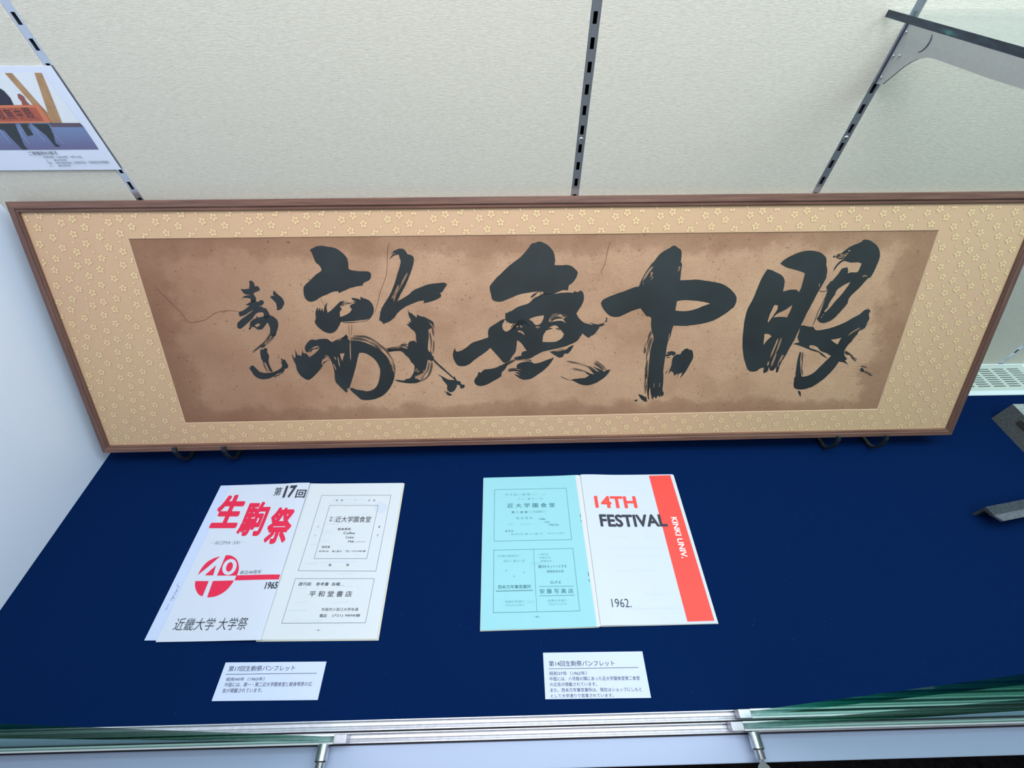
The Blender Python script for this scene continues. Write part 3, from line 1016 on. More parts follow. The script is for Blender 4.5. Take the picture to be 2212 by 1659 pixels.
k.poly(P('F', [(1620, 985), (1700, 970), (1800, 960), (1870, 925), (1800, 880), (1925, 915), (1850, 820), (1930, 860), (1995, 880), (1900, 800), (2020, 855), (2060, 880), (2085, 860), (2143, 850), (2100, 920), (2020, 985), (1920, 1040), (1830, 1060), (1740, 1045), (1680, 1015)]))
k.dry('F', [(1560, 738), (1700, 765), (1850, 810), (1960, 880)], 24, 3, 36)
k.dry('F', [(1930, 750), (2010, 800), (2080, 870)], 60, 4, 37)
k.dry('F', [(1630, 835), (1760, 865), (1850, 905), (1880, 930)], 26, 2, 38)
k.dry('F', [(1480, 940), (1570, 980), (1690, 995)], 14, 2, 39)
k.poly(P('F', [(1860, 225), (1980, 250), (2050, 230), (2060, 258), (2020, 278), (1960, 278)]))
k.poly(P('F', [(2055, 225), (2085, 190), (2080, 155), (2100, 170), (2095, 215)]))
k.build('brushed_character', 'sumi_ink', sheet)['label'] = 'second large black brushed character, with row of dots at its foot'

# third large character
k = ink()
k.poly(topx(('G', [(1170, 75), (1210, 80), (1250, 110), (1295, 145), (1300, 240), (1290, 330), (1310, 350), (1295, 470), (1280, 610), (1400, 605), (1550, 600), (1700, 620), (1890, 655), (1990, 700), (2080, 770), (2140, 850), (2145, 940), (2100, 1030), (2060, 1060), (1970, 1130), (1830, 1210), (1700, 1260), (1550, 1290), (1370, 1310)],
             'H', [(785, 195), (760, 270), (735, 380), (690, 480), (665, 600), (640, 760), (620, 880), (605, 1000), (605, 1100), (600, 1250), (590, 1350), (612, 1400), (600, 1445), (570, 1470), (560, 1430), (540, 1480), (512, 1445), (470, 1505), (440, 1460), (410, 1525), (380, 1420), (365, 1290), (345, 1400), (352, 1535), (325, 1480), (322, 1300), (335, 1000), (355, 800), (370, 650), (400, 520), (432, 420), (395, 280), (385, 150), (388, 60), (350, 30)],
             'G', [(760, 1160), (720, 1110), (670, 1040), (540, 1080), (450, 1120), (340, 1170), (270, 1175), (200, 1160), (110, 1075), (60, 970), (80, 920), (130, 885), (320, 810), (420, 775), (600, 710), (640, 705), (680, 610), (750, 480), (830, 370), (900, 290), (970, 200), (1050, 145), (1110, 115)])),
       [P('G', [(1230, 935), (1330, 915), (1450, 920), (1600, 935), (1745, 970), (1650, 1000), (1530, 1050), (1400, 1080), (1300, 1085), (1205, 1075)])])
for q, w_ in (([(860, 395), (790, 480), (730, 580), (700, 675)], 34), ([(850, 480), (810, 560)], 40), ([(865, 550), (825, 605)], 16), ([(1275, 395), (1240, 475)], 30)):
    slit.dry('G', q, w_, 2, 40)
k.dry('H', [(395, 290), (340, 420), (285, 570), (262, 700)], 44, 3, 41)
k.dry('H', [(405, 400), (350, 560), (320, 740), (300, 950), (300, 1150)], 50, 4, 42)
k.dry('H', [(300, 1000), (292, 1200), (270, 1420)], 50, 4, 43)
k.dry('H', [(330, 1100), (325, 1300), (340, 1500)], 36, 3, 44)
k.poly(P('H', [(150, 1425), (230, 1440), (260, 1465), (300, 1470), (312, 1555), (260, 1550), (200, 1500)]))
k.poly(P('H', [(80, 1535), (110, 1520), (140, 1520), (140, 1545), (110, 1555)]))
k.poly(P('H', [(960, 640), (1000, 610), (1050, 600), (1060, 625), (1110, 630), (1138, 680), (1135, 780), (1100, 850), (1040, 960), (980, 1050), (905, 1140), (942, 1035), (880, 1060), (852, 1130), (860, 1050), (795, 1095), (780, 1030), (740, 1010), (690, 1065), (720, 980), (750, 900), (770, 780), (830, 715), (910, 705), (930, 670)]))
k.poly(P('H', [(655, 690), (720, 655), (800, 660), (835, 695), (780, 740), (755, 715), (690, 745), (640, 738), (650, 710), (700, 705)]))
k.poly(P('H', [(650, 768), (700, 755), (737, 765), (690, 775)]))
k.dry('H', [(640, 1060), (670, 1010), (700, 960)], 16, 1, 45)
slit.dry('H', [(435, 1220), (432, 1400)], 14, 1, 46)
slit.dry('H', [(545, 1215), (525, 1320)], 14, 1, 47)
slit.dry('H', [(720, 330), (695, 440)], 18, 1, 48)
k.build('brushed_character', 'sumi_ink', sheet)['label'] = 'third large black brushed character, a loop crossed by tall shaft'

# fourth large character
k = ink()
k.poly(P('I', [(385, 295), (440, 305), (520, 345), (575, 380), (600, 430), (595, 500), (580, 570), (650, 550), (750, 550), (775, 580), (810, 510), (850, 345), (780, 315), (700, 295), (620, 270), (545, 225), (600, 175), (690, 125), (800, 80), (900, 65), (1000, 75), (1070, 105), (1115, 160), (1115, 240), (1128, 300), (1115, 390), (1085, 460), (1030, 550), (960, 680), (890, 810), (830, 930), (770, 1060), (720, 1170), (660, 1270), (620, 1350), (575, 1420), (540, 1490), (515, 1572), (490, 1565), (500, 1490), (460, 1545), (420, 1545), (410, 1500), (385, 1560), (335, 1580), (345, 1510), (300, 1520), (240, 1558), (160, 1550), (120, 1470), (90, 1350), (80, 1200), (90, 1050), (110, 900), (150, 770), (200, 680), (260, 540), (320, 400)]),
       [P('I', [(475, 735), (520, 740), (510, 790), (450, 880), (400, 950), (390, 940), (420, 850)]),
        P('I', [(455, 888), (520, 840), (620, 790), (697, 735), (680, 790), (630, 890), (560, 882)]),
        P('I', [(350, 1095), (400, 1095), (440, 1120), (380, 1180), (340, 1230)])])
slit.dry('I', [(560, 1140), (510, 1290), (465, 1410), (430, 1500)], 24, 2, 49)
slit.dry('I', [(520, 1150), (480, 1250), (430, 1370), (385, 1490)], 20, 2, 50)
slit.dry('I', [(580, 1350), (540, 1430), (515, 1500)], 26, 2, 51)
slit.dry('I', [(1032, 470), (1025, 520)], 14, 1, 52)
k.poly(P('J', [(1440, 70), (1510, 65), (1590, 95), (1680, 160), (1740, 250), (1755, 340), (1740, 440), (1690, 560), (1640, 670), (1580, 770), (1530, 800), (1480, 850), (1400, 940), (1300, 1040), (1210, 1120), (1165, 1190), (1140, 1270), (1060, 1370), (960, 1480), (880, 1560), (790, 1610), (700, 1640), (620, 1625), (560, 1560), (610, 1480), (660, 1350), (720, 1180), (770, 1040), (740, 970), (790, 900), (830, 845), (850, 850), (920, 770), (990, 680), (1030, 620), (1080, 600), (1140, 590), (1155, 650), (1145, 700), (1200, 685), (1330, 675), (1370, 610), (1410, 515), (1340, 495), (1200, 500), (1080, 470), (1000, 520), (940, 580), (870, 680), (890, 610), (920, 560), (980, 490), (1050, 440), (1110, 410), (1000, 440), (920, 400), (1000, 340), (1080, 280), (1200, 195), (1320, 145), (1400, 110)]),
       [P('J', [(1190, 862), (1170, 910), (1100, 1010), (1030, 1100), (900, 1240), (820, 1340), (720, 1440), (690, 1410), (760, 1330), (830, 1210), (900, 1110), (950, 1010), (1060, 930)])])
k.dry('J', [(660, 1450), (720, 1380), (800, 1300)], 30, 2, 53)
for q in ([(1160, 290), (1190, 255)], [(1000, 360), (1080, 350), (1160, 330)], [(960, 405), (1060, 390), (1130, 370)]):
    slit.dry('J', q, 30, 2, 54)
k.dry('J', [(870, 400), (930, 370), (1010, 340)], 36, 3, 55)
k.ribbon(P('J', [(610, 1030), (680, 1045), (770, 1028)]), 14 / 8.7, 0.8, 0.8)
k.ribbon(P('J', [(770, 1040), (690, 1230), (600, 1400), (540, 1560), (485, 1700)]), 12 / 8.7, 0.8, 0.4)
slit.dry('J', [(1420, 768), (1470, 745), (1520, 765)], 26, 2, 56)
slit.dry('J', [(640, 1540), (670, 1500), (700, 1470)], 20, 1, 57)
k.poly(P('K', [(240, 360), (300, 355), (360, 370), (480, 390), (510, 440), (620, 435), (750, 410), (880, 370), (1020, 310), (1130, 250), (1200, 210), (1310, 150), (1400, 75), (1480, 70), (1495, 110), (1470, 140), (1475, 240), (1430, 330), (1400, 400), (1350, 430), (1290, 460), (1260, 510), (1200, 560), (1150, 640), (1100, 700), (1040, 790), (1020, 860), (1080, 960), (1040, 985), (1100, 1065), (1030, 1025), (930, 1005), (880, 1080), (800, 1180), (700, 1280), (590, 1370), (480, 1440), (370, 1485), (230, 1505), (170, 1495), (125, 1460), (130, 1300), (150, 1270), (165, 1130), (190, 960), (230, 830), (255, 840), (240, 950), (240, 1100), (260, 1270), (290, 1275), (380, 1255), (480, 1200), (600, 1090), (730, 960), (790, 900), (700, 850), (600, 810), (540, 740), (440, 710), (400, 720), (410, 760), (500, 800), (540, 830), (430, 800), (330, 760), (230, 720), (110, 690), (150, 675), (220, 660), (190, 570), (215, 490)]),
       [P('K', [(790, 610), (870, 600), (985, 575), (960, 600), (910, 695), (850, 665)])])
k.dry('K', [(430, 780), (560, 830), (650, 890), (740, 950)], 34, 3, 58)
k.dry('K', [(285, 830), (272, 1000), (270, 1150), (285, 1262)], 30, 3, 59)
k.dry('K', [(1030, 820), (1140, 900), (1250, 990)], 60, 4, 60)
k.dry('K', [(1270, 490), (1180, 600), (1090, 720)], 26, 2, 61)
slit.dry('K', [(1310, 400), (1200, 460), (1080, 545)], 24, 2, 62)
k.poly(P('K', [(1305, 1150), (1350, 1110), (1370, 1140), (1390, 1185), (1340, 1190)]))
k.dry('K', [(1320, 1085), (1400, 1100), (1440, 1130)], 20, 2, 63)
k.dry('K', [(1390, 1180), (1460, 1220), (1540, 1250)], 44, 3, 64)
k.poly(P('K', [(190, 1530), (230, 1530), (250, 1570), (245, 1635), (215, 1590)]))
k.build('brushed_character', 'sumi_ink', sheet)['label'] = 'large rightmost black brushed character'
slit.build('dry_brush_gaps', 'bare_paper', sheet)['kind'] = 'stuff'
k = ink()
k.ribbon(P('B', [(1315, 20), (1285, 120), (1280, 250), (1270, 450), (1240, 560), (1180, 720), (1150, 850), (1105, 1010)]), 1.0, 0.7, 0.6)
k.ribbon(P('B', [(330, 800), (370, 860), (400, 920)]), 0.8)
k.ribbon(P('G', [(205, 10), (160, 150), (120, 360), (65, 470), (75, 520)]), 0.9, 0.7, 0.6)
k.ribbon([(335, 620), (365, 650), (392, 676), (408, 696), (425, 695), (445, 690), (465, 676), (490, 671), (518, 673)], 0.9, 0.7, 0.6)
k.ribbon(P('C', [(1225, 0), (1235, 120), (1245, 250)]), 1.0)
k.ribbon(P('C', [(1290, 0), (1285, 120), (1280, 260)]), 1.0)
k.build('paper_cracks', 'crack_brown', sheet)['kind'] = 'stuff'


# ================================================================== stands that hold the frame
def stand(xs, label):
    cx = sum(xs) / 2
    yb = FB.y
    t = thing('display_stand', label, 'stand', (cx, yb + 0.03, 0), 'black stands holding the frame')
    for x in xs:
        # bent strip: along the board under the frame, up in front of its lower edge
        pts = [(0.09, 0.0035), (-0.012, 0.0035), (-0.026, 0.0048), (-0.0355, 0.0105), (-0.0400, 0.020), (-0.0412, 0.032), (-0.0392, 0.0445), (-0.0340, 0.0530)]
        bm = bmesh.new()
        w_, h_ = 0.0038, 0.0024
        rings = []
        for i, (y, z) in enumerate(pts):
            a, b = pts[max(i - 1, 0)], pts[min(i + 1, len(pts) - 1)]
            d = Vector((0, b[0] - a[0], b[1] - a[1])).normalized()
            nn = Vector((0, -d.z, d.y))
            c = Vector((x - cx, y, z))
            rings.append([bm.verts.new(c + Vector((sx * w_, 0, 0)) + nn * (sn * h_)) for sx, sn in ((-1, -1), (1, -1), (1, 1), (-1, 1))])
        for p, q in zip(rings, rings[1:]):
            for i in range(4):
                bm.faces.new((p[i], p[(i + 1) % 4], q[(i + 1) % 4], q[i]))
        bm.faces.new(rings[0])
        bm.faces.new(rings[-1])
        bmesh.ops.bevel(bm, geom=[e for e in bm.edges], offset=0.0006, segments=1, affect='EDGES')
        obj('hook_arm', bm, 'hook_black', t)
    a, b = xs[0] - cx, xs[1] - cx
    boxobj('cross_bar', (a, 0.055, 0.0005), (b, 0.067, 0.0065), 'hook_black', t, 0.001)
    boxobj('back_post', (-0.006, 0.0585, 0.006), (0.006, 0.0635, 0.088), 'hook_black', t, 0.001)
    return t


hx = [hz(401, 980, 0.02).x, hz(503, 980, 0.02).x, hz(1785, 950, 0.02).x, hz(1886, 950, 0.02).x]
stand(hx[:2], 'black hooked metal stand under left end of the frame')
stand(hx[2:], 'black hooked metal stand under right end of the frame')


# ================================================================== printed text helper
def text_mesh(body, bold=0.0, shear=0.0):
    cu = bpy.data.curves.new('tmp', 'FONT')
    cu.body = body
    cu.size = 1.0
    cu.offset = min(bold, 0.0)
    cu.shear = shear
    cu.resolution_u = 3
    cu.fill_mode = 'FRONT'
    o = bpy.data.objects.new('tmp', cu)
    COL.objects.link(o)
    bpy.context.view_layer.update()
    me = bpy.data.meshes.new_from_object(o.evaluated_get(bpy.context.evaluated_depsgraph_get()))
    V = [v.co.copy() for v in me.vertices]
    F = [tuple(p.vertices) for p in me.polygons]
    bpy.data.objects.remove(o)
    bpy.data.curves.remove(cu)
    bpy.data.meshes.remove(me)
    if bold > 0:
        V0, F0, V, F = V, F, [], []
        m_ = 16 if bold > 0.015 else 4
        for q in range(m_):
            t = 2 * math.pi * (q + 0.5) / m_
            k = len(V)
            V += [v + Vector((math.cos(t) * bold, math.sin(t) * bold, (q + 1) * 1e-5)) for v in V0]
            F += [tuple(k + i for i in f) for f in F0]
        if m_ == 16:
            k = len(V)
            V += V0
            F += [tuple(k + i for i in f) for f in F0]
    return V, F


class Print:
    """ink printed on one surface: hitf(u, v) -> point, lift(p) -> point just above the surface"""
    def __init__(self, hitf, lift, up=Vector((0, 1, 0)), right=Vector((1, 0, 0))):
        self.hitf, self.lift, self.up, self.right = hitf, lift, up, right
        self.cut = 0.006 if up.y > 0.5 else 0
        self.V, self.F = [], []

    def text(self, c, body, bl, br, top, bold=0.0, shear=0.0):
        a, b = self.hitf(*px(c, bl)), self.hitf(*px(c, br))
        if not isinstance(top, tuple):
            h = self.hitf(*px(c, (bl[0], top)))
            hh = (h - a).dot(self.up)
            X = b - a
            Y = self.up * hh
        else:
            h = self.hitf(*px(c, top))
            X = b - a
            Y = (h - a) - X * ((h - a).dot(X) / X.dot(X))
        V, F = text_mesh(body, bold if self.cut else 0.0, shear)
        x0, x1 = min(v.x for v in V), max(v.x for v in V)
        y0, y1 = min(v.y for v in V), max(v.y for v in V)
        k = len(self.V)
        for v in V:
            q = a + X * ((v.x - x0) / (x1 - x0)) + Y * ((v.y - y0) / (y1 - y0))
            if self.cut:
                q.z = v.z                     # copies of a heavy letter lie in thin layers
            self.V.append(q)
        self.F += [tuple(k + i for i in f) for f in F]

    def poly(self, c, pts, holes=(), sub=1):
        loops = [[px(c, q) for q in l] for l in [pts] + list(holes)]
        if sub > 1:
            loops = [smooth(l, sub) for l in loops]
        PP = [[self.hitf(*q) for q in l] for l in loops]
        k = len(self.V)
        for l in PP:
            self.V += [Vector((q.x, q.y, 0)) if self.cut else q for q in l]
        for t in tessellate_polygon(PP):
            self.F.append(tuple(k + i for i in t))

    def line(self, c, pts, w, closed=False):
        P3 = [self.hitf(*px(c, q)) for q in pts]
        n = len(P3)
        for i in range(n if closed else n - 1):
            a, b = P3[i], P3[(i + 1) % n]
            nn = self.up.cross(self.right)
            d = (b - a).normalized()
            s = d.cross(nn).normalized() * w / 2
            a_, b_ = a - d * w / 2, b + d * w / 2
            st = max(1, int((b_ - a_).length / 0.012))
            k = len(self.V)
            for j in range(st + 1):
                q = a_.lerp(b_, j / st)
                q.z = 0 if self.cut else q.z
                self.V += [q - s, q + s]
            for j in range(st):
                self.F.append((k + 2 * j, k + 2 * j + 1, k + 2 * j + 3, k + 2 * j + 2))

    def build(self, name, mat, parent, stuff=False):
        root = parent.parent or parent
        bm = bmesh.new()
        vs = [bm.verts.new(v) for v in self.V]
        for f in self.F:
            try:
                bm.faces.new([vs[i] for i in f])
            except ValueError:
                pass
        if self.cut:
            xs = [v.x for v in self.V]
            x = math.floor(min(xs) / self.cut) * self.cut + self.cut
            while x < max(xs):
                bmesh.ops.bisect_plane(bm, geom=bm.verts[:] + bm.edges[:] + bm.faces[:], plane_co=(x, 0, 0), plane_no=(1, 0, 0))
                x += self.cut
        for v in bm.verts:
            dz = v.co.z if self.cut else 0.0
            v.co = self.lift(v.co.copy()) - root.location + Vector((0, 0, dz))
        o = obj(name, bm, mat, parent)
        if stuff:
            o['kind'] = 'stuff'
        self.V, self.F = [], []
        return o


# ================================================================== paper sheets
def sheet_obj(name, corners, t, mat, parent, bulge=None, nx=18, ny=10):
    """corners: world points TL, TR, BR, BL of the upper surface; bulge(s, r) lifts it (s along x, r down the page)"""
    tl, tr, brr, bl = [Vector(c) for c in corners]
    bm = bmesh.new()
    up, dn = [], []
    for j in range(ny + 1):
        r = j / ny
        ru, rd = [], []
        for i in range(nx + 1):
            s = i / nx
            p = tl.lerp(tr, s).lerp(bl.lerp(brr, s), r)
            if bulge:
                p.z += bulge(s, r)
            p = p - parent.location
            ru.append(bm.verts.new(p))
            rd.append(bm.verts.new(p - Vector((0, 0, t))))
        up.append(ru)
        dn.append(rd)
    for j in range(ny):
        for i in range(nx):
            bm.faces.new((up[j][i], up[j + 1][i], up[j + 1][i + 1], up[j][i + 1]))
            bm.faces.new((dn[j][i], dn[j][i + 1], dn[j + 1][i + 1], dn[j + 1][i]))
    for j in range(ny):
        bm.faces.new((up[j][0], dn[j][0], dn[j + 1][0], up[j + 1][0]))
        bm.faces.new((up[j][nx], up[j + 1][nx], dn[j + 1][nx], dn[j][nx]))
    for i in range(nx):
        bm.faces.new((up[0][i], up[0][i + 1], dn[0][i + 1], dn[0][i]))
        bm.faces.new((up[ny][i], dn[ny][i], dn[ny][i + 1], up[ny][i + 1]))
    bv = BVHTree.FromBMesh(bm)
    return obj(name, bm, mat, parent), bv


def surf(bv, parent, zref, eps=0.00022):
    org_ = parent.location

    def hitf(u, v):
        d = ray(u, v)
        loc, nrm, i, dist = bv.ray_cast(CAM - org_, d)
        if loc is None:
            return hz(u, v, zref)
        return loc + org_

    def lift(p):
        loc, nrm, i, dist = bv.ray_cast(Vector((p.x, p.y, 0.2)) - org_, Vector((0, 0, -1)))
        z = (loc.z + org_.z) if loc is not None else zref
        return Vector((p.x, p.y, z + eps))
    return hitf, lift


# ------------------------------------------------------------------ pamphlet of the 17th festival
b17 = thing('pamphlet', 'open white pamphlet with crimson title and red round 40 emblem', 'pamphlet', (-0.375, 0.255, 0), 'open pamphlets')
Z0 = 0.0040


def q4(L, z):
    return [hz(u, v, zz) for (u, v), zz in zip(L, z)]


# right-hand page block
for kk in range(4):
    zz = 0.0010 + kk * 0.0009
    dx = (3 - kk) * 0.0007
    c = q4([(662, 1045), (871, 1043), (814, 1380), (552, 1382.5)], [0.004] * 4)
    c = [Vector((p.x + (dx if i in (1, 2) else 0), p.y - (dx if i in (2, 3) else 0) * 0.8, zz)) for i, p in enumerate(c)]
    o, bv = sheet_obj('page' if kk < 3 else 'right_page', c, 0.0006, 'paper_edge' if kk < 3 else 'paper_ivory', b17, (lambda s, r: 0.0018 * math.exp(-(s / 0.12) ** 2)) if kk == 3 else None)
rp_hit, rp_lift = surf(bv, b17, 0.0037)
rp_ = o
# left-hand cover and the sheet below that shows as a strip along its left edge
c = q4([(477, 1049), (668, 1043), (561, 1382), (311.5, 1383.5)], [0.0018] * 4)
lo_, lobv = sheet_obj('under_cover', c, 0.0008, 'paper_cool', b17)
lu_hit, lu_lift = surf(lobv, b17, 0.0018)
bul = lambda s, r: 0.0062 * math.exp(-((s - 0.90) / 0.30) ** 2) * (1 - 0.55 * r) + 0.0006 * s
c = q4([(497, 1049), (672, 1046), (565, 1383.5), (336, 1387)], [0.0034] * 4)
lc_, lcbv = sheet_obj('left_cover', c, 0.0007, 'paper_white', b17, bul, 26, 12)
lc_hit, lc_lift = surf(lcbv, b17, 0.0036)
pr = lambda h=lc_hit, l=lc_lift: Print(h, l)

p = pr()
for nm, mt, args in (('ordinal_lettering', 'print_black', [('第', (1068, 187), (1124, 187), 122, 0.012), ('17', (1140, 206), (1232, 200), 112, 0.045), ('回', (1240, 205), (1318, 205), 140, 0.024)]),
                     ('year_lettering', 'print_black', [('1965', (998, 931), (1097, 928), 875, 0.03)]),
                     ('university_lettering', 'print_black', [('近畿大学 大学祭', (265, 1262), (848, 1256), 1163, 0.0)]),
                     ('anniversary_lettering', 'print_black', [('創立40周年', (803, 813), (970, 809), 783, 0.0)]),
                     ('romaji_lettering', 'print_grey', [('─IKOMA･SAI─', (562, 578), (838, 573), 550, -0.008)]),
                     ('festival_character', 'print_crimson', [('生', (556, 446), (772, 446), 183, 0.04)]),
                     ('festival_character', 'print_crimson', [('駒', (765, 508), (966, 508), 238, 0.034)]),
                     ('festival_character', 'print_crimson', [('祭', (975, 574), (1168, 572), 288, 0.036)])):
    for a_ in args:
        p.text('P17', *a_)
    p.build(nm, mt, lc_)
p = pr()
p.poly('P17', [(468, 820), (500, 765), (545, 715), (600, 685), (648, 670), (600, 712), (550, 755), (500, 795)], sub=4)
p.poly('P17', [(525, 822), (615, 742), (592, 822)])
zero = [(722 + 56 * math.cos(t) + -14 * math.sin(t), 757 + 64 * math.sin(t) - 2) for t in [i * 2 * math.pi / 24 for i in range(24)]]
zin = [(722 + 26 * math.cos(t) + -9 * math.sin(t), 757 + 38 * math.sin(t) - 2) for t in [i * 2 * math.pi / 20 for i in range(20)]]
p.poly('P17', [(622, 824), (655, 750), (692, 662), (725, 662), (760, 678), (785, 705), (797, 755), (792, 795), (780, 824)], [zero], sub=3)
p.poly('P17', zin)
p.poly('P17', [(450, 867), (557, 867), (507, 990), (478, 975), (458, 945), (447, 905)], sub=4)
p.poly('P17', [(590, 867), (757, 862), (735, 898), (695, 942), (645, 975), (595, 993), (543, 998)], sub=4)
p.poly('P17', [(778, 822), (1126, 815), (1115, 855), (762, 862)])
p.build('round_emblem', 'print_crimson', lc_)
# pencil scribble on the strip
p = Print(lu_hit, lu_lift)
for q in ([(318, 885), (303, 905), (322, 915), (300, 935), (306, 950), (288, 960)], [(300, 945), (283, 965), (290, 975), (270, 990), (282, 1005), (262, 1008)], [(275, 990), (252, 1018), (262, 1022)], [(240, 1050), (230, 1056)], [(236, 1064), (224, 1070)], [(230, 1078), (216, 1086)], [(224, 1090), (210, 1096)]):
    p.line('P17', q, 0.0006)
p.build('pencil_note', 'print_pencil', lo_, True)
# right page
p = Print(rp_hit, rp_lift)
for q in ([(1457, 185), (2008, 183), (1888, 787), (1270, 785)], [(1520, 265), (1907, 265), (1815, 688), (1396, 688)], [(1248, 848), (1875, 848), (1805, 1200), (1138, 1203)]):
    p.line('P17', q, 0.0006, True)
    p.build('advert_border', 'print_grey', rp_)
p.line('R17', [(1175, 1018), (1370, 1018)], 0.0005)
p.build('dash', 'print_grey', rp_)
p = Print(rp_hit, rp_lift)
for b_, bl, br_, tp, bo in (('和　食', (780, 212), (930, 212), 175, .0), ('・', (1172, 200), (1186, 200), 186, .0), ('洋　食', (1420, 212), (1572, 212), 175, .0),
                            ('第一', (668, 557), (772, 557), 517, .0), ('第二', (652, 615), (757, 615), 572, .0), ('近大学園食堂', (765, 630), (1475, 630), 510, .008),
                            ('パ', (405, 735), (450, 735), 698, .0), ('ン', (352, 908), (390, 908), 870, .0), ('菓', (1628, 742), (1668, 742), 700, .0), ('子', (1595, 912), (1636, 912), 870, .0),
                            ('軽食喫茶', (822, 790), (1082, 790), 740, .01), ('Coffee', (935, 868), (1162, 868), 820, .01), ('Cake', (978, 950), (1142, 950), 905, .01), ('Milk', (1025, 1033), (1152, 1033), 990, .01),
                            ('経営者', (505, 1142), (668, 1142), 1098, .01), ('本学OB', (443, 1225), (640, 1225), 1187, .006), ('東川晃子', (705, 1228), (902, 1228), 1187, .006), ('TEL', (968, 1222), (1068, 1222), 1187, .0), ('(721)4987番', (1098, 1228), (1375, 1228), 1185, .006),
                            ('麺', (638, 1502), (690, 1502), 1455, .006), ('類', (992, 1502), (1045, 1502), 1455, .006)):
    p.text('R17', b_, bl, br_, tp, bo)
    p.build('printed_line', 'print_black', rp_)
for b_, bl, br_, tp, bo in (('週刊誌', (218, 325), (475, 325), 255, .012), ('参考書', (570, 328), (822, 328), 258, .012), ('各種…', (880, 328), (1128, 328), 260, .012), ('平 和 堂 書 店', (428, 547), (1282, 547), 430, .012),
                            ('布施市小若江大学本通', (678, 828), (1412, 828), 765, .006), ('電話', (640, 955), (785, 955), 888, .01), ('(721) 9898番', (895, 952), (1455, 952), 888, .006), ('- 8 -', (555, 1225), (688, 1225), 1195, .0)):
    p.text('Q17', b_, bl, br_, tp, bo)
    p.build('printed_line', 'print_black', rp_)
# faint show-through of the reverse side
p = Print(rp_hit, lambda q: rp_lift(q) - Vector((0, 0, 0.0001)))
for x0, y0, x1 in ((700, 180, 1380), (650, 245, 1350), (580, 665, 830), (540, 800, 710), (540, 850, 660), (470, 1000, 650), (280, 1075, 400), (540, 1420, 1200), (200, 1450, 400), (1340, 460, 1420), (1180, 1275, 1240)):
    p.line('R17', [(x0, y0), (x1, y0 - 4)], 0.0016)
p.poly('R17', [(1680 + 130 * math.cos(t), 340 + 115 * math.sin(t)) for t in [i * 2 * math.pi / 20 for i in range(20)]])
for x0, y0, x1 in ((1100, 338, 1290), (220, 375, 390), (200, 660, 410), (910, 660, 1220), (30, 820, 380), (150, 1015, 690), (1100, 85, 1340)):
    p.line('Q17', [(x0, y0), (x1, y0 - 4)], 0.0014)
p.build('show_through', 'ghost_print', rp_, True)

# ------------------------------------------------------------------ pamphlet of the 14th festival
b14 = thing('pamphlet', 'open pamphlet with pale blue advert page and white cover with red stripe', 'pamphlet', (0.14, 0.262, 0), 'open pamphlets')
for kk in range(4):
    zz = 0.0010 + kk * 0.0009
    c = q4([(1044.5, 1032), (1249, 1026.5), (1294.5, 1353.5), (1037.5, 1361.5)], [0.004] * 4)
    c = [Vector((p_.x - ((3 - kk) * 0.0002 if i in (0, 3) else 0), p_.y - (3 - kk) * 0.0003 * (i > 1), zz)) for i, p_ in enumerate(c)]
    o, bv = sheet_obj('page' if kk < 3 else 'left_page', c, 0.0006, 'paper_edge' if kk < 3 else 'paper_blue', b14, (lambda s, r: 0.0016 * math.exp(-((s - 1) / 0.15) ** 2)) if kk == 3 else None)
lp_hit, lp_lift = surf(bv, b14, 0.0037)
lp_ = o
c = q4([(1240, 1028), (1257, 1027), (1302, 1353), (1287, 1355)], [0.0045] * 4)
sheet_obj('spine_fold', c, 0.0034, 'paper_spine', b14, lambda s, r: 0.0016 * math.sin(math.pi * min(1, s)), 6, 4)
c = q4([(1254, 1029), (1455, 1026), (1552, 1347.5), (1299, 1354)], [0.0022] * 4)
sheet_obj('under_cover', c, 0.0016, 'paper_edge', b14)
bul = lambda s, r: 0.0040 * math.exp(-((s - 0.06) / 0.22) ** 2)
c = q4([(1253.5, 1027), (1453, 1024.5), (1550.5, 1346), (1297, 1352.5)], [0.0036] * 4)
rc_, rcbv = sheet_obj('right_cover', c, 0.0007, 'paper_white', b14, bul, 26, 12)
rc_hit, rc_lift = surf(rcbv, b14, 0.0036)
p = Print(rc_hit, rc_lift)
p.poly('P14', [(1481, 102), (1651, 98), (1740, 388), (1828, 676), (1916, 968), (2003, 1257), (1788, 1264), (1711, 975), (1634, 683), (1558, 392)])
p.build('red_stripe', 'print_red', rc_)
p = Print(rc_hit, lambda q: rc_lift(q) + Vector((0, 0, 0.0002)))
p.text('P14', '14TH', (1057, 358), (1393, 360), 262, 0.035)
p.build('ordinal_lettering', 'print_red', rc_)
p = Print(rc_hit, lambda q: rc_lift(q) + Vector((0, 0, 0.0002)))
p.text('P14', 'FESTIVAL', (1098, 508), (1635, 508), 408, 0.035)
p.build('title_lettering', 'print_black', rc_)
p.text('P14', '1962.', (1190, 1150), (1345, 1150), 1082, -0.004)
p.build('year_lettering', 'print_black', rc_)
p = Print(rc_hit, lambda q: rc_lift(q) + Vector((0, 0, 0.0002)))
p.text('P14', 'KINKI UNIV.', (1655, 432), (1742, 760), (1700, 428), 0.025)
p.build('stripe_lettering', 'print_white', rc_)
p = Print(rc_hit, lambda q: rc_lift(q) - Vector((0, 0, 0.0001)))
for x0, y0, x1 in ((1160, 228, 1430), (1230, 388, 1500), (1200, 593, 1310), (1440, 593, 1515), (1240, 745, 1580), (1130, 680, 1600), (1230, 860, 1530), (1290, 1160, 1740), (1450, 1045, 1650)):
    p.line('P14', [(x0, y0), (x1, y0 - 3)], 0.0016)
p.build('show_through', 'ghost_print', rc_, True)
p = Print(lp_hit, lp_lift)
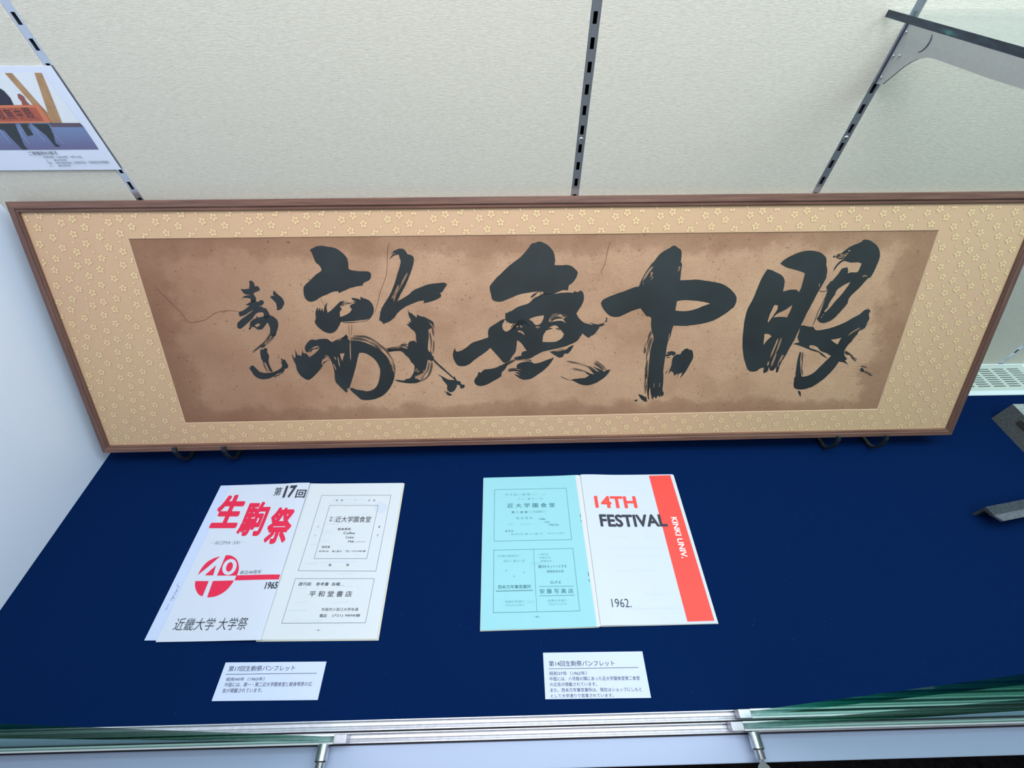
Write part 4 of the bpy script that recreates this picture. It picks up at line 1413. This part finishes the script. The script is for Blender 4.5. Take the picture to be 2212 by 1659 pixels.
for c, q, w_, cl in (('L14', [(262, 258), (1685, 225), (1795, 1250), (252, 1280)], 0.0006, True), ('M14', [(228, 72), (1680, 38), (1808, 1187), (217, 1222)], 0.0006, True),
                     ('M14', [(958, 60), (1018, 1192)], 0.0005, False), ('M14', [(273, 826), (943, 810)], 0.0010, False), ('M14', [(1060, 742), (1698, 733)], 0.0006, False), ('M14', [(1065, 913), (1710, 900)], 0.0006, False)):
    p.line(c, q, w_, cl)
    p.build('advert_border' if cl else 'advert_rule', 'print_teal', lp_)
p = Print(lp_hit, lp_lift)
for b_, bl, br_, tp, bo in (('近 大 学 園 食 堂', (513, 618), (1465, 606), 530, .012), ('第 二 食 堂', (597, 728), (918, 724), 685, .012), ('経 営 者', (475, 1097), (632, 1093), 1065, .008),
                            ('Coffee', (1145, 860), (1275, 856), 822, .008), ('Cake', (1258, 915), (1358, 912), 882, .008), ('Milk Etc', (1347, 975), (1545, 972), 940, .008)):
    p.text('L14', b_, bl, br_, tp, bo)
    p.build('printed_line', 'print_teal', lp_)
for b_, bl, br_, tp, bo in (('西本万年筆営業所', (303, 785), (913, 775), 715, .012), ('親切をモットーとする', (1048, 404), (1560, 393), 348, .01), ('技術本位の店', (1200, 488), (1515, 482), 438, .008),
                            ('D.P.E', (1275, 690), (1465, 686), 642, .004), ('安 藤 写 真 店', (1073, 872), (1693, 862), 785, .01), ('- 48 -', (945, 1315), (1090, 1311), 1283, .0)):
    p.text('M14', b_, bl, br_, tp, bo)
    p.build('printed_line', 'print_teal', lp_)
p = Print(lp_hit, lp_lift)
for b_, bl, br_, tp in (('和 洋 食', (473, 378), (697, 378), 332), ('麺 類', (808, 375), (975, 372), 330), ('パ ン・菓 子 一 切', (718, 465), (1218, 458), 420), ('（八号館隣り）', (950, 724), (1285, 716), 675),
                        ('軽 食 喫 茶', (690, 850), (1020, 845), 800), ('本学OB 東 川 晃 子', (582, 1165), (1230, 1156), 1125), ('TEL(721)4987', (1305, 1152), (1650, 1145), 1115)):
    p.text('L14', b_, bl, br_, tp, 0.0)
    p.build('printed_line', 'print_pale_teal', lp_)
for b_, bl, br_, tp in (('万年筆の御用命は', (280, 205), (690, 196), 160), ('明るく 買よい店', (408, 298), (800, 290), 250), ('入学記念', (1028, 168), (1232, 164), 135), ('卒業記念', (1055, 228), (1268, 224), 195),
                        ('就職記念', (1085, 290), (1302, 286), 258), ('長瀬大学通り', (432, 1043), (785, 1036), 1000), ('TEL(721)7876', (437, 1110), (788, 1104), 1070),
                        ('長瀬大学通り', (1220, 1022), (1572, 1016), 980), ('TEL(721)1975', (1228, 1091), (1575, 1086), 1050)):
    p.text('M14', b_, bl, br_, tp, 0.0)
    p.build('printed_line', 'print_pale_teal', lp_)
for cx_, cy_ in ((457, 448), (785, 482), (603, 553)):
    p.poly('M14', [(cx_, cy_ - 18), (cx_ + 16, cy_), (cx_, cy_ + 18), (cx_ - 16, cy_)])
    p.build('printed_diamond', 'print_pale_teal', lp_)
p = Print(lp_hit, lambda q: lp_lift(q) - Vector((0, 0, 0.0001)))
for x0, y0, x1 in ((540, 950, 620), (800, 945, 980), (1020, 350, 1090), (1210, 350, 1250), (690, 360, 760)):
    p.line('L14', [(x0, y0), (x1, y0 - 3)], 0.0045)
for x0, y0, x1 in ((930, 320, 1090), (860, 1025, 940)):
    p.line('M14', [(x0, y0), (x1, y0 - 3)], 0.0045)
p.build('show_through', 'ghost_teal', lp_, True)
for c, a, b in (('L14', (1968, 745), (1972, 805)), ('L14', (1980, 860), (1988, 900)), ('M14', (1962, 480), (1970, 550)), ('M14', (1978, 605), (1985, 650))):
    bm = bmesh.new()
    tube(bm, [lp_lift(lp_hit(*px(c, a))) - b14.location, lp_lift(lp_hit(*px(c, b))) - b14.location], 0.0004, 6)
    obj('staple', bm, 'hook_black', b14)


# ------------------------------------------------------------------ caption cards
def card(corners, label, c, title, rule, lines):
    P4 = [hz(u, v, 0.0016) for u, v in corners]
    cen = sum(P4, Vector()) / 4
    t = thing('caption_card', label, 'card', (cen.x, cen.y, 0), 'white caption cards')
    o, bv = sheet_obj('card_board', P4, 0.0014, 'card_white', t, None, 4, 3)
    h_, l_ = surf(bv, t, 0.0016)
    p = Print(h_, l_)
    p.text(c, *title)
    p.build('card_heading', 'print_black', o)
    p = Print(h_, l_)
    p.line(c, rule, 0.0006)
    p.build('card_rule', 'print_black', o)
    p = Print(h_, l_)
    for q in lines:
        p.text(c, *q)
        p.build('card_line', 'print_black', o)


card([(487.5, 1431), (705, 1429), (686, 1512), (457, 1514.5)], 'white caption card below the pamphlet with the crimson title', 'C17',
     ('第17回生駒祭パンフレット', (385, 372), (1445, 358), 286, 0.004), [(357, 418), (1800, 400)],
     [('昭和40年（1965年）', (352, 528), (960, 520), 468, 0.002), ('中面には、第一・第二近大学園食堂と軽食喫茶の広', (325, 618), (1715, 606), 548, 0.002), ('告が掲載されています。', (290, 714), (925, 706), 643, 0.002)])
card([(1173, 1410), (1387.5, 1407), (1406.5, 1507.5), (1178, 1510.5)], 'white caption card below the pamphlet with the red stripe', 'C14',
     ('第14回生駒祭パンフレット', (285, 392), (1405, 382), 298, 0.004), [(278, 433), (1805, 410)],
     [('昭和37年（1962年）', (292, 546), (930, 540), 478, 0.002), ('中面には、八号館の隣にあった近大学園食堂第二食堂', (298, 639), (1838, 626), 568, 0.002), ('の広告が掲載されています。', (303, 734), (1105, 726), 666, 0.002),
      ('また、西本万年筆営業所は、現在はショップにしもと', (310, 832), (1872, 816), 763, 0.002), ('として大学通りで営業されています。', (318, 926), (1390, 916), 862, 0.002)])

# ------------------------------------------------------------------ mounted photograph on the back wall
PY = Vector((0, 1, 0))
YP = YW - 0.0026
ph = thing('mounted_photo', 'white bordered colour photograph with caption, pinned to the back wall', 'photo', (-0.68, YW, 0.53))
wp = lambda u, v, y=YP: hit(u, v, (0, y, 0), PY)
tr_, br__ = wp(105, 142.5), wp(247, 366.5)
xr_ = wp(176.5, 243).x
zt_, zb_ = tr_.z, br__.z
pbo = boxobj('photo_board', (xr_ - 0.186 + 0.68, YP - YW, zb_ - 0.53), (xr_ + 0.68, YP - YW + 0.0016, zt_ - 0.53), 'photo_paper', ph)
for q in (0.03, 0.14):
    boxobj('mounting_tape', (xr_ - q + 0.66, YP - YW + 0.0016, zb_ - 0.49), (xr_ - q + 0.68, 0.0, zt_ - 0.57), 'paper_edge', ph)
PL = [0]


def photo_print():
    PL[0] += 1
    e = 0.00012 * PL[0]
    return Print(lambda u, v: wp(u, v), lambda q: Vector((q.x, YP - 0.0001 - e, q.z)), ZUP, Vector((1, 0, 0)))


def photo_poly(name, mat, polys):
    p = photo_print()
    for q in polys:
        p.poly('PH', q)
        p.build(name, mat, pbo)


photo_poly('pictured_wall', 'photo_wall', [[(-260, 228), (560, 222), (1060, 895), (-1000, 900)]])
photo_poly('pictured_floor', 'photo_floor', [[(-800, 900), (690, 900), (1075, 905), (1115, 950), (1312, 1244), (-600, 1256)]])
photo_poly('pictured_skirting', 'photo_skirting', [[(650, 893), (1062, 893), (1112, 946), (690, 946)]])
photo_poly('pictured_beam', 'photo_wood', [[(65, 230), (160, 230), (540, 660), (640, 760), (690, 890), (600, 800), (430, 640)], [(460, 228), (555, 228), (640, 430), (825, 888), (690, 890), (640, 760), (600, 640)]])
photo_poly('pictured_suit', 'photo_dark', [[(-60, 430), (0, 430), (60, 470), (140, 560), (185, 655), (-60, 660)]])
photo_poly('pictured_figure', 'photo_skin', [[(235, 510), (270, 505), (320, 540), (350, 600), (400, 650), (300, 658), (292, 610), (250, 565)]])
photo_poly('pictured_legs', 'photo_legs', [[(-60, 905), (200, 905), (300, 1140), (325, 1200), (375, 1242), (300, 1240), (150, 1090), (60, 990), (-60, 950)], [(430, 905), (640, 905), (700, 1010), (735, 1160), (805, 1202), (740, 1205), (620, 1060), (500, 960)], [(270, 905), (380, 905), (445, 1050), (370, 1062)]])
p = photo_print()
for q in ([(10, 985), (158, 1172)], [(250, 985), (402, 1172)], [(470, 965), (540, 1050), (602, 1132)], [(690, 1000), (848, 1165)], [(380, 930), (465, 1050)]):
    p.line('PH', q, 0.0007)
    p.build('pictured_chair_leg', 'photo_chrome', pbo)
photo_poly('pictured_frame', 'photo_orange', [[(-300, 662), (0, 655), (525, 650), (690, 885), (0, 897), (-300, 900)]])
photo_poly('pictured_panel', 'photo_panel', [[(-250, 692), (0, 690), (480, 685), (592, 865), (0, 870), (-250, 872)]])
p = photo_print()
for b_, bl, br_, tp in (('敵', (12, 845), (118, 845), 695), ('無', (140, 838), (236, 838), 700), ('中', (272, 838), (356, 838), 702), ('眼', (396, 836), (494, 834), 690)):
    p.text('PH', b_, bl, br_, tp, 0.03)
p.build('pictured_calligraphy', 'photo_dark', pbo)
p = photo_print()
for b_, bl, br_, tp in (('ご寄贈時の様子', (240, 412), (815, 402), 335), ('令和4年（2022年）9月14日', (515, 470), (1280, 466), 425), ('左', (585, 530), (612, 530), 490), ('東川日日氏', (735, 530), (985, 526), 488),
                        ('中央', (612, 585), (695, 584), 546), ('日目 日目日日氏', (775, 585), (1092, 582), 543), ('（日目日日・日目日日本部長）', (1135, 582), (1830, 572), 528), ('右', (655, 642), (682, 642), 600), ('東川日日氏', (825, 638), (1060, 634), 598)):
    p.text('PT', b_, bl, br_, tp, 0.004)
    p.build('photo_caption', 'print_black', pbo)

# ------------------------------------------------------------------ things cut off at the right edge
blk = thing('display_block', 'dark grey block with pale top beside the vent, cut by right edge', 'block', (1.14, 0.44, 0))
bm = bmesh.new()
bot = [(1.060, 0.5160, 0.0), (1.23, 0.5160, 0), (1.23, 0.36, 0), (1.060, 0.36, 0)]
top = [(1.0755, 0.5230, 0.040), (1.225, 0.5230, 0.040), (1.225, 0.365, 0.040), (1.0750, 0.365, 0.040)]
o_ = Vector((1.14, 0.44, 0))
bv_ = [bm.verts.new(Vector(q) - o_) for q in bot]
tv_ = [bm.verts.new(Vector(q) - o_) for q in top]
bm.faces.new(bv_)
for i in range(4):
    bm.faces.new((bv_[i], bv_[(i + 1) % 4], tv_[(i + 1) % 4], tv_[i]))
bm.faces.new(tv_)
obj('body', bm, 'block_grey', blk)
bm = bmesh.new()
prism(bm, [Vector(q) - o_ for q in top], (0, 0, 0.0012))
obj('top_plate', bm, 'block_pale', blk)
bm = bmesh.new()
nf = Vector((-0.040, 0, 0.0155)).normalized()
Q = [hit(*q, (1.0600, 0.4, 0), nf) for q in ((2193, 914), (2206, 908), (2228, 926), (2214, 934))]
prism(bm, [q - o_ - nf * 0.0006 for q in Q], nf * 0.0012)
obj('slot_mark', bm, 'block_mark', blk)
st = thing('angled_rest', 'low dark angled rest on the blue board, cut by right edge', 'rest', (0.95, 0.30, 0))
o_ = Vector((0.95, 0.30, 0))
ang = math.radians(9)
rx = Vector((math.cos(ang), math.sin(ang), 0))


def strip(name, prof, mat):
    bm = bmesh.new()
    pts = [Vector(q) - o_ for q in prof]
    prism(bm, pts, rx * 0.16)
    return obj(name, bm, mat, st)


strip('back_plate', [(0.8562, 0.3030, 0.0295), (0.8590, 0.2872, 0.0295), (0.8588, 0.2880, 0.0235), (0.8570, 0.2990, 0.0225), (0.8575, 0.2990, 0.0), (0.8562, 0.3030, 0.0)], 'stand_dark')
strip('front_lip', [(0.8590, 0.2872, 0.0298), (0.8637, 0.2752, 0.0330), (0.8637, 0.2758, 0.0285), (0.8592, 0.2876, 0.0250)], 'stand_lip_lit')

for o in COL.objects:
    if o.type == 'MESH' and o.parent is None and 'label' not in o and o.get('kind') != 'structure':
        print('UNLABELLED', o.name)
